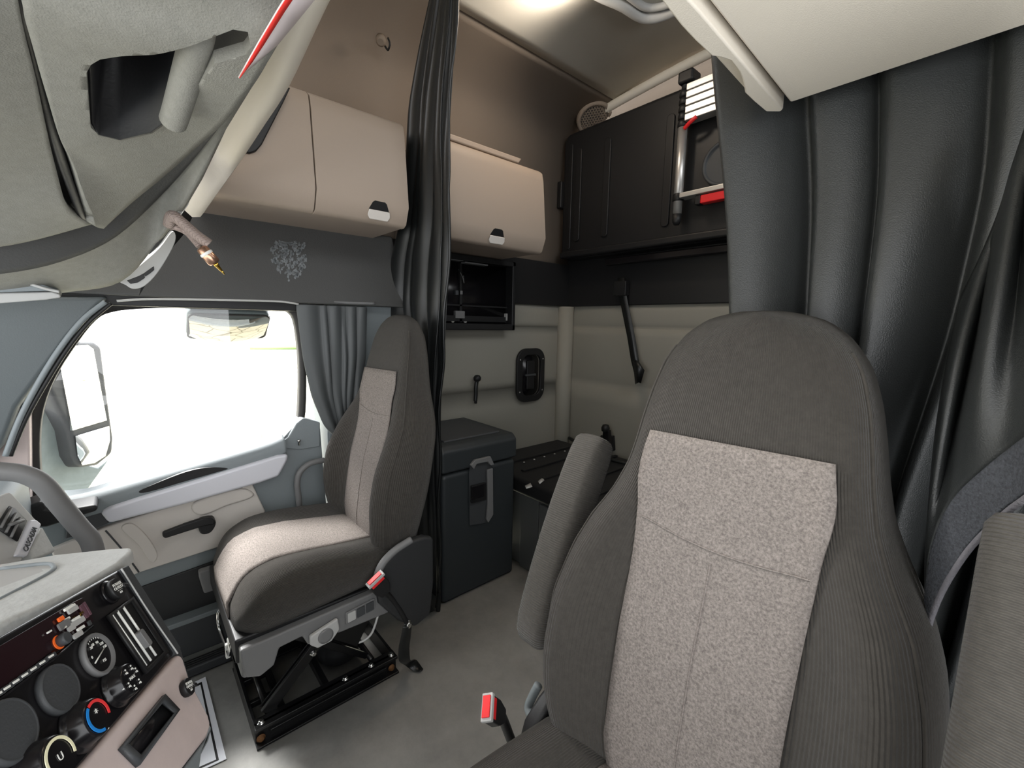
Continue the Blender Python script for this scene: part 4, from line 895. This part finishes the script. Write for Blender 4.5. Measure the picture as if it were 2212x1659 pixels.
# baggage release bezel
rb_ = thing('release_bezel', 'black oval baggage door release bezel set in the grey sleeper side', 'latch', (W, -1.885, .76))
bc = V((W - .026, -1.883, .935)); bu, bw = V((0, -1, 0)), V((0, 0, 1))
O1 = rounded(bc, bu, bw, .118, .168, .075, 8); I1 = rounded(bc + V((-.004, 0, 0)), bu, bw, .078, .128, .05, 8)
ring('bezel', I1, O1, M['black'], rb_, V((-.018, 0, 0)), bevel=.004)
prism('cavity', rounded(bc + V((.004, 0, 0)), bu, bw, .08, .13, .05, 8), V((.004, 0, 0)), M['blackgloss'], rb_, bevel=0)
box('paddle', (bc.x - .012, bc.y - .035, bc.z - .09), (bc.x + .003, bc.y + .03, bc.z + .09), M['black'], rb_, bevel=.006)
box('pull_rod', (bc.x - .02, bc.y - .04, bc.z - .005), (bc.x - .008, bc.y + .05, bc.z + .008), M['dkplastic'], rb_, bevel=.003)
for a in (-.097, .097):
    for c in (-.10, .10): lathe('screw', bc + bu * a + bw * c + V((-.018, 0, 0)), (-1, 0, 0), [(.005, 0), (.005, .002), (.003, .003)], M['alu'], rb_, res=10)
# rubber hook strap on the side wall
hs_ = thing('hook_strap', 'short black rubber hold-down hook hanging on the sleeper side wall above the cooler', 'strap', on(1028, 868, 0, W - .03))
tube('strap', ons([(1030, 822), (1028, 838), (1028, 852), (1027, 866)], 0, W - .035), [.012] * 0 or .011, M['leather_thin'], hs_)
lathe('knob', on(1031, 820, 0, W - .05), (0, 0, 1), [(.008, -.012), (.02, -.004), (.022, .012), (.014, .024), (.004, .027)], M['black'], hs_)
box('hook_end', on(1031, 872, 0, W - .045), on(1024, 862, 0, W - .03), M['black'], hs_, bevel=.003)
# long strap on the rear wall and a second hook
st = thing('bunk_strap', 'long black webbing strap hanging down the rear wall from the bunk rail', 'strap', on(1378, 800, 1, -2.17))
rows = [[on(a - w, b_, 1, -2.19), on(a + w, b_, 1, -2.19)] for a, b_, w in [(1342, 600, 7), (1346, 640, 8), (1354, 680, 8), (1364, 730, 8), (1372, 780, 8), (1377, 812, 5)]]
grid('webbing', rows, M['leather_thin'], st, solid=.004)
box('upper_bracket', on(1333, 640, 1, -2.21), on(1352, 606, 1, -2.17), M['black'], st, bevel=.004)
rows = [[on(a, b_, 1, -2.165), on(c, d, 1, -2.15), on(e, f_, 1, -2.165)] for a, b_, c, d, e, f_ in [(1367, 780, 1374, 778, 1380, 782), (1370, 800, 1380, 796, 1392, 800), (1373, 830, 1380, 826, 1384, 828)]]
grid('folded_end', rows, M['leather_thin'], st, solid=.003)
h2 = thing('bunk_hook', 'black rubber latch with round knob standing up behind the lower bunk', 'latch', on(1308, 962, 1, -2.15))
c = on(1308, 925, 1, -2.16)
lathe('knob', c + V((0, 0, -.005)), (0, 0, 1), [(.012, -.02), (.024, -.012), (.026, .008), (.018, .026), (.004, .03)], M['black'], h2)
prism('stem', [on(a, b_, 1, -2.15) for a, b_ in [(1302, 930), (1314, 930), (1317, 972), (1298, 972)]], V((0, -.03, 0)), M['blackgloss'], h2, bevel=.005)
prism('base', [on(a, b_, 1, -2.19) for a, b_ in [(1296, 940), (1322, 942), (1324, 975), (1296, 975)]], V((0, -.03, 0)), M['black'], h2, bevel=.006)
# ------------------------------------------------------------------ speaker in the upper rear corner, ceiling lamp
spk = thing('speaker_grille', 'round honeycomb speaker grille in the beige upper rear corner', 'speaker', on(1285, 268, 0, 1.86))
sn = V((-.48, .30, -.80)).normalized(); sc_ = onp(1284, 258, V((1.85, -2.10, 2.47)), sn); su = sn.orthogonal().normalized(); sw = sn.cross(su)
lathe('rim', sc_, sn, [(.105, -.05), (.105, 0), (.098, .008), (.085, .008), (.083, 0)], M['beige_dk'], spk, res=40)
lathe('backing', sc_, sn, [(.084, -.004), (.084, .0)], M['console_dk'], spk, res=32)
hexes = []
for i in range(-6, 7):
    for j in range(-6, 7):
        a = i * .0165 + (j % 2) * .00825; c = j * .0143
        if a * a + c * c < .079 ** 2:
            p = sc_ + su * a + sw * c
            o_ = [p + (su * math.cos(math.radians(60 * k + 30)) + sw * math.sin(math.radians(60 * k + 30))) * .0096 for k in range(6)]
            i_ = [p + (su * math.cos(math.radians(60 * k + 30)) + sw * math.sin(math.radians(60 * k + 30))) * .0066 for k in range(6)]
            hexes.append(([q + sn * .003 for q in o_ + i_], [(k, (k + 1) % 6, 6 + (k + 1) % 6, 6 + k) for k in range(6)]))
multi('honeycomb', hexes, M['beige_dk'], spk, smooth=False)
dl_ = thing('dome_lamp', 'warm lit dome lamp recessed in the sleeper ceiling at the top of the picture', 'lamp', (1.33, -1.39, 2.58))
lathe('bezel', (1.33, -1.39, 2.612), (0, 0, -1), [(.10, 0), (.10, .02), (.085, .028), (.08, .02)], M['beige'], dl_, res=36)
lathe('lens', (1.33, -1.39, 2.600), (0, 0, -1), [(.08, 0), (.078, .012), (.05, .026), (.01, .030)], M['lampglass'], dl_, res=36)
tv = thing('roof_hatch_frame', 'moulded grey plastic roof hatch frame edge at the top of the sleeper', 'frame', (1.15, -1.75, 2.58))
tube('frame', [on(1240, -40, 2, 2.60), on(1300, -8, 2, 2.595), on(1345, 12, 2, 2.59), on(1385, 36, 2, 2.585), on(1415, 38, 2, 2.585), on(1450, 26, 2, 2.59), on(1500, 4, 2, 2.59)], .022, M['ltgrey'], tv, res=12)
tube('inner_frame', [on(1300, -40, 2, 2.60), on(1350, -14, 2, 2.60), on(1390, 14, 2, 2.595), on(1420, 16, 2, 2.595), on(1460, 4, 2, 2.59)], .015, M['ltgrey'], tv, res=12)
# ------------------------------------------------------------------ dashboard
DN = V((-.248, -.88, .405)).normalized(); DU = V((.903, -.362, -.233)).normalized(); DV = DN.cross(DU) * -1
DU = (DU - DN * DU.dot(DN)).normalized(); DV = DU.cross(DN); 
if DV.z > 0: DV = -DV
DQ = V((.778, .045, .877))
def dp(px, py, o=0): return onp(px, py, DQ + DN * o, DN)
da = thing('dashboard', 'dashboard centre stack with black control panel, taupe lower panel and pale ledge', 'dashboard', (.8, .3, .4))
bk_ = [(-420, 1600), (0, 1375), (272, 1222), (300, 1290), (388, 1402), (370, 1420), (170, 1659), (60, 1790), (-420, 1790)]
prism('control_panel', [dp(*p) for p in bk_], DN * -.03, M['blackgloss'], da, bevel=.004)
prism('side_bezel', [dp(a, b_, .004) for a, b_ in [(262, 1228), (278, 1220), (392, 1400), (384, 1412)]], DN * -.03, M['dkplastic'], da, bevel=.002)
tube('bright_trim', [dp(a, b_, .005) for a, b_ in [(262, 1228), (320, 1320), (384, 1412)]], .0012, M['ltgrey'], da, res=6)
low = [(386, 1411), (396, 1418), (412, 1470), (452, 1545), (457, 1568), (450, 1590), (392, 1665), (300, 1800), (40, 1800), (170, 1660)]
lp_ = prism('lower_panel', [dp(a, b_, .003) for a, b_ in low], DN * -.02, M['pinkish'], da, bevel=.006)
prism('lower_edge', [dp(a, b_, -.002) for a, b_ in [(455, 1562), (458, 1575), (452, 1600), (436, 1630), (425, 1720), (300, 1810), (396, 1662), (444, 1598)]], DN * -.05, M['doorgrey'], da, bevel=.006)
prism('side_cheek', [dp(a, b_, -.022) for a, b_ in [(278, 1222), (392, 1402), (412, 1470), (456, 1560), (430, 1650), (420, 1800), (250, 1800)]], DN * -.25, M['dkplastic'], da, bevel=.004)
# ledge
le = prism('ledge', [V((.62, .21, .925)), V((.70, .34, .925)), on(-180, 1230, 2, .90), on(0, 1216, 2, .89), on(120, 1197, 2, .885), on(240, 1184, 2, .882), on(284, 1181, 2, .880), on(287, 1190, 2, .880), on(258, 1215, 2, .885), on(150, 1280, 2, .895), on(0, 1348, 2, .905), on(-180, 1425, 2, .915)], V((0, 0, -.022)), M['ledge'], da, bevel=.006)
prism('ledge_tray', [p + V((0, 0, .001)) for p in cat_spline([on(-150, 1270, 2, .905), on(0, 1232, 2, .892), on(70, 1222, 2, .888), on(112, 1222, 2, .888), on(105, 1234, 2, .889), on(60, 1262, 2, .892), on(0, 1292, 2, .896), on(-150, 1370, 2, .908)], 4, True)], V((0, 0, -.004)), M['ltgrey'], le, bevel=.002)
tube('tray_rim', cat_spline([on(-150, 1375, 2, .910), on(0, 1295, 2, .899), on(60, 1264, 2, .895), on(108, 1237, 2, .891), on(116, 1224, 2, .890), on(95, 1218, 2, .890), on(0, 1229, 2, .894)], 4), .003, M['doorgrey'], le, spline=False, res=8)
box('dash_body', (.55, .24, .3), (1.78, .88, .83), M['doorgrey'], da, bevel=.03)
prism('dash_end', ons([(20, 1112), (30, 1104), (92, 1082), (100, 1098), (132, 1103), (210, 1090), (212, 1104), (100, 1140), (60, 1142)], 0, 1.74), (.1, 0, 0), M['black'], da, bevel=.01)
# vent pod with silver strip
VQ = on(35, 1130, 0, 1.10)
def vp(px, py, o=0): return onp(px, py, VQ + DN * o, DN)
vn = prism('vent_pod', [vp(a, b_) for a, b_ in [(-200, 1240), (-150, 1160), (0, 1070), (24, 1060), (92, 1135), (60, 1186), (40, 1240)]], DN * -.12, M['ltgrey'], da, bevel=.006)
prism('vent_opening', [vp(a, b_, .0015) for a, b_ in [(-6, 1130), (18, 1094), (30, 1100), (56, 1126), (36, 1170), (-8, 1142)]], DN * .002, M['black'], vn, bevel=0)
for a, b_, c, d in [(2, 1140, 24, 1098), (13, 1150, 34, 1109), (24, 1160, 43, 1119)]:
    tube('vent_vane', [vp(a, b_, .005), vp(c, d, .005)], .0022, M['midgrey'], vn, spline=False, res=8)
tube('vent_vane', [vp(20, 1134, .007), vp(50, 1124, .007)], .003, M['midgrey'], vn, spline=False, res=8)
ssp = prism('silver_strip', [vp(a, b_, .004) for a, b_ in [(34, 1200), (66, 1122), (78, 1120), (92, 1132), (80, 1160), (62, 1200)]], DN * -.02, M['silver'], da, bevel=.004)
tu = (vp(74, 1142, .006) - vp(56, 1184, .006))
txt('lettering', 'CASCADIA', vp(66, 1164, .005), tu, DN.cross(tu), .0125, M['dkplastic'], ssp, .0006)
# pods behind, near the windscreen
prism('pod_side', [vp(a, b_, -.01) for a, b_ in [(92, 1136), (122, 1190), (70, 1210), (66, 1190)]], DN * -.05, M['ledge'], da, bevel=.004)
# radio strip
rdp = prism('radio_strip', [dp(a, b_, .001) for a, b_ in [(-300, 1640), (-300, 1560), (0, 1395), (160, 1300), (176, 1292), (201, 1342), (115, 1404), (0, 1492)]], DN * .001, M['display'], da, bevel=.001)
tube('strip_edge', [dp(a, b_, .003) for a, b_ in [(-100, 1565), (0, 1510), (115, 1424), (200, 1352)]], .0015, M['blackgloss'], rdp, spline=False, res=6)
def key(px, py, w, h, m, name='radio_key', o=.003, t_=.002, rot=0):
    u = (dp(px + 10, py - 6.3) - dp(px, py)).normalized(); w_ = DN.cross(u)
    return prism(name, rounded(dp(px, py, o), u, w_, w / 2, h / 2, min(w, h) * .2, 2), DN * t_, M[m], rdp, bevel=.0004)
for px, py, w, h, m in [(155, 1318, .018, .006, 'ltgrey'), (146, 1314, .016, .0035, 'print'), (179, 1322, .006, .018, 'purple'), (186, 1316, .004, .018, 'purple'), (165, 1345, .026, .007, 'ltgrey'), (162, 1338, .014, .004, 'print'), (137, 1350, .020, .009, 'midgrey'), (143, 1338, .008, .003, 'print'), (152, 1358, .012, .006, 'ltgrey'), (166, 1372, .016, .006, 'ltgrey'), (172, 1358, .013, .0035, 'print'), (104, 1366, .006, .002, 'print'), (129, 1338, .009, .005, 'amber'), (157, 1308, .004, .003, 'print'), (191, 1347, .005, .006, 'dkplastic'), (136, 1357, .007, .003, 'print')]:
    key(px, py, w, h, m)
txt('key_print', 'FM', dp(177, 1325, .0055), dp(187, 1318) - dp(177, 1325), DN.cross(dp(187, 1318) - dp(177, 1325)), .006, M['gold'], rdp, .0002)
for k in range(7):
    px, py = 108 - k * 19, 1419 + k * 13.6
    key(px, py, .013, .005, 'dkplastic', 'preset_key'); key(px + 2, py - 1.5, .008, .0022, 'print', 'preset_print', .0052, .0005)
vk = lathe('volume_knob', dp(128, 1386, .002), DN, [(.0068, 0), (.0068, .007), (.006, .0085)], M['dkplastic'], rdp, res=28)
lathe('knob_glow', dp(126, 1388, .002), DN, [(.0078, 0), (.0078, .0008)], M['amber'], vk, res=28)
# power outlets
def outlet(px, py, r, parent):
    o_ = lathe('power_outlet', dp(px - 4, py + 3), DN, [(r * 1.15, 0), (r * 1.15, .002), (r * .95, .003), (r * .9, .003)], M['blackgloss'], parent, res=32)
    c = dp(px - 4, py + 3) + DN * .003
    cp = lathe('outlet_cap', c, DN, [(r * .88, 0), (r * .88, .002), (r, .003), (r, .007), (r * .94, .0085)], M['black'], o_, res=32)
    uu = (dp(px + 10, py - 6.0) - dp(px, py)).normalized()
    prism('cap_tab', [c + DN * .004 + uu * (r * a) + DN.cross(uu) * (r * b_) for a, b_ in ((.8, -.35), (1.45, -.45), (1.5, -.1), (.85, .2))], DN * .006, M['black'], o_, bevel=.0015)
    w_ = DN.cross(uu); fc = c + DN * .0087
    txt('cap_lettering', 'POWER', fc + w_ * r * .38, uu, w_, r * .42, M['print'], cp, .0002)
    txt('cap_lettering', 'OUTLET', fc + w_ * r * .02, uu, w_, r * .42, M['print'], cp, .0002)
    prism('cap_line', rounded(fc - w_ * r * .24, uu, w_, r * .45, r * .02, r * .01, 1), DN * .0003, M['print'], cp, bevel=0)
    txt('cap_lettering', '12V', fc - w_ * r * .48, uu, w_, r * .30, M['print'], cp, .0002)
    return o_
outlet(240, 1277, .0142, da); outlet(396, 1490, .0125, da)
# vent
vt = prism('air_vent', [dp(a, b_, .002) for a, b_ in [(232, 1333), (281, 1297), (356, 1410), (312, 1452)]], DN * .001, M['black'], da, bevel=.001)
ring('vent_frame', [dp(a, b_, .002) for a, b_ in [(236, 1334), (280, 1302), (350, 1410), (312, 1446)]], [dp(a, b_, .002) for a, b_ in [(228, 1332), (282, 1292), (360, 1411), (312, 1458)]], M['black'], vt, DN * .004)
for a, b_, c, d in [(242, 1329, 316, 1438), (253, 1320, 326, 1427), (266, 1311, 337, 1416)]:
    tube('vent_vane', [dp(a, b_, .005), dp(c, d, .005)], .0014, M['print'], vt, spline=False, res=8)
prism('vent_tab', rounded(dp(303, 1384, .005), (dp(310, 1394) - dp(300, 1380)).normalized(), DN.cross((dp(310, 1394) - dp(300, 1380)).normalized()), .013, .005, .003, 3), DN * .008, M['midgrey'], vt, bevel=.001)
# gauge
gu = (dp(220, 1408) - dp(210, 1415)).normalized(); gw = DN.cross(gu)
gc = dp(206, 1417)
gg = lathe('air_gauge', gc, DN, [(.0258, 0), (.0258, .005), (.0235, .0065), (.0205, .003)], M['midgrey'], da, res=40)
lathe('gauge_face', gc + DN * .002, DN, [(.021, 0), (.021, .0012)], M['blackgloss'], gg, res=32)
prism('needle', [gc + DN * .0045 + gu * a + gw * b_ for a, b_ in ((-.015, -.0062), (-.0142, -.0071), (.0108, .002), (.0112, .0032), (-.0146, -.0054))], DN * .0006, M['print'], gg, bevel=0)
for t_, ang in (('0', 175), ('30', 125), ('60', 105), ('90', 70), ('120', 40), ('150', 15)):
    a = math.radians(ang); txt('gauge_digits', t_, gc + DN * .0045 + (gu * math.cos(a) + gw * math.sin(a)) * .0137, gu, gw, .0048, M['print'], gg, .0002)
txt('gauge_digits', 'PSI', gc + DN * .0045 - gw * .010 + gu * .0025, gu, gw, .005, M['print'], gg, .0002)
for k in range(6):
    a = math.radians(60 + k * 12); p = gc + DN * .0045 + (gu * math.cos(a) + gw * math.sin(a)) * .0187
    prism('gauge_tick', [p - gu * .0003, p + gu * .0003, p + gu * .0003 + gw * .002, p - gu * .0003 + gw * .002], DN * .0004, M['print'], gg, bevel=0)
# blank covers
for px, py, r in [(120, 1492, .0258), (12, 1584, .0285)]:
    lathe('gauge_blank', dp(px, py), DN, [(r, 0), (r, .003), (r * .95, .006), (r * .90, .006), (r * .88, .0055)], M['dkplastic'], da, res=44)
# heater knobs
def knob(px, py, r, hgt=.016):
    c = dp(px, py); lathe_ = lathe('heater_knob', c, DN, [(r * 1.3, 0), (r * 1.3, .002), (r * 1.16, .004), (r * 1.12, .006), (r * .98, hgt), (r * .9, hgt + .002)], M['blackgloss'], da, res=44)
    return lathe_, c + DN * (hgt + .0025)
def arc(name, c, u, w, r, a0, a1, wd, m, parent):
    A_ = [math.radians(a0 + (a1 - a0) * k / 24) for k in range(25)]
    pts = [c + (u * math.cos(a) + w * math.sin(a)) * (r + wd / 2) for a in A_] + [c + (u * math.cos(a) + w * math.sin(a)) * (r - wd / 2) for a in A_[::-1]]
    vs = pts + [p + DN * .0006 for p in pts]; n = 25; fs = []
    for k in range(24): fs += [(k, k + 1, 2 * n - 2 - k, 2 * n - 1 - k), (2 * n + k, 4 * n - 1 - k, 4 * n - 2 - k, 2 * n + k + 1), (k, 2 * n + k, 2 * n + k + 1, k + 1), (n + k, 3 * n + k, 3 * n + k + 1, n + k + 1)]
    return mk(name, vs, fs, m, parent, smooth=False)
k1, c = knob(249, 1485, .0190)
for k, ang in enumerate((200, 250, 310, 20, 60, 120)):
    a = math.radians(ang); p = c + (gu * math.cos(a) + gw * math.sin(a)) * .0122
    multi('mode_icon', [lathe_geo(p + gw * .002, DN, [(.0012, 0), (.0012, .0005)], 8), prism_geo([p - gu * .002 - gw * .001, p + gu * .001 - gw * .0005, p + gu * .0025 - gw * .003, p + gu * .001 - gw * .0036, p - gu * .0005 - gw * .002, p - gu * .002 - gw * .0028], DN * .0005)], M['print'], k1, smooth=False)
txt('icon_print', 'MAX', c, gu, gw, .0055, M['print'], k1, .0002)
lathe('pointer_dot', c - gu * .0172 - gw * .004 - DN * .004, DN, [(.0014, 0), (.001, .002)], M['print'], k1, res=10)
k2, c = knob(169, 1572, .0205)
arc('hot_arc', c, gu, gw, .0156, 118, -22, .0032, M['ring_red'], k2); arc('cold_arc', c, gu, gw, .0156, 124, 268, .0032, M['ring_blue'], k2)
txt('icon_print', '*', c + gu * .0 + gw * .003, gu, gw, .012, M['print'], k2, .0002)
lathe('pointer_dot', c - gw * .0180 + gu * .0075 - DN * .004, DN, [(.0016, 0), (.0012, .002)], M['print'], k2, res=10)
k3_, c = knob(80, 1666, .0215)
arc('fan_arc', c, gu, gw, .0168, 200, -20, .0028, M['ring_cream'], k3_)
txt('icon_print', 'U', c, gu, gw, .010, M['print'], k3_, .0002)
# switch window in the taupe panel
ring('pocket_frame', [dp(a, b_, .004) for a, b_ in [(346, 1520), (372, 1543), (296, 1638), (268, 1613)]], [dp(a, b_, .004) for a, b_ in [(349, 1504), (381, 1538), (293, 1659), (254, 1620)]], M['dkplastic'], lp_, DN * .005)
prism('pocket_floor', [dp(a, b_, .0045) for a, b_ in [(346, 1520), (372, 1543), (296, 1638), (268, 1613)]], DN * .0006, M['blackgloss'], lp_, bevel=0)
# dash grab bar
tag(tube('grab_bar', [on(a, b_, 0, 1.32) for a, b_ in [(-140, 1012), (-60, 1013), (0, 1018), (50, 1024), (92, 1045), (130, 1090), (170, 1138), (192, 1162), (202, 1188), (206, 1225)]] + [V((1.34, .14, .66)), V((1.35, .225, .62))], .0185, M['midgrey'], n=6, res=18), 'thick grey tubular grab bar rising from the dashboard before the side window', 'handle')
# paper lying on the floor by the dash
pw = thing('floor_paper', 'white paper sheet with a black border lying on the floor beside the centre stack', 'paper', on(455, 1560, 2, 0))
def fp_(px, py, z): return on(px, py, 2, z)
pts = [fp_(412, 1478, .002), fp_(444, 1463, .002), fp_(489, 1640, .002), fp_(420, 1672, .002)]
prism('sheet', pts, V((0, 0, .002)), M['paper'], pw, bevel=0, smooth=False)
inn_ = [fp_(400, 1490, .004), fp_(436, 1473, .004), fp_(473, 1642, .004), fp_(415, 1668, .004)]; inn2 = [fp_(402, 1494, .004), fp_(433, 1479, .004), fp_(467, 1641, .004), fp_(417, 1663, .004)]
ring('printed_border', inn2, inn_, M['black'], pw, V((0, 0, .0008)), smooth=False)

# ------------------------------------------------------------------ light
wd = bpy.data.worlds.new('world'); sc.world = wd; wd.use_nodes = True
bg = wd.node_tree.nodes['Background']; bg.inputs['Color'].default_value = (.96, .98, 1, 1); bg.inputs['Strength'].default_value = 3.2
sun = bpy.data.lights.new('sun', 'SUN'); so = bpy.data.objects.new('sun', sun); C.objects.link(so); sun.energy = 15; sun.angle = math.radians(24)
sun.color = (1, .99, .97); so.rotation_euler = V((-1, -.22, -1.08)).to_track_quat('-Z', 'Y').to_euler()
pl_ = bpy.data.lights.new('dome_bulb', 'POINT'); po = bpy.data.objects.new('dome_bulb', pl_); C.objects.link(po); po.location = (1.33, -1.39, 2.53); pl_.energy = 5.6; pl_.shadow_soft_size = .06; pl_.color = (1, .88, .74)
for nm, loc, rot, sx, sy in [('windscreen_portal', (.85, .60, 1.2), (math.radians(90), 0, 0), 2.1, .85), ('side_window_portal', (1.95, -.2, 1.0), (0, math.radians(90), 0), .7, .75), ('driver_window_portal', (-.29, .1, 1.12), (0, math.radians(-90), 0), 1.0, 1.4)]:
    l = bpy.data.lights.new(nm, 'AREA'); l.shape = 'RECTANGLE'; l.size = sx; l.size_y = sy; l.cycles.is_portal = True
    o_ = bpy.data.objects.new(nm, l); C.objects.link(o_); o_.location = loc; o_.rotation_euler = rot
sc.view_settings.view_transform = 'Standard'; sc.view_settings.look = 'None'; sc.view_settings.gamma = 1; sc.view_settings.use_curve_mapping = False
sc.view_settings.exposure = 0.42
sc.cycles.max_bounces = 10; sc.cycles.diffuse_bounces = 6; sc.cycles.glossy_bounces = 4
sc.cycles.sample_clamp_indirect = 6
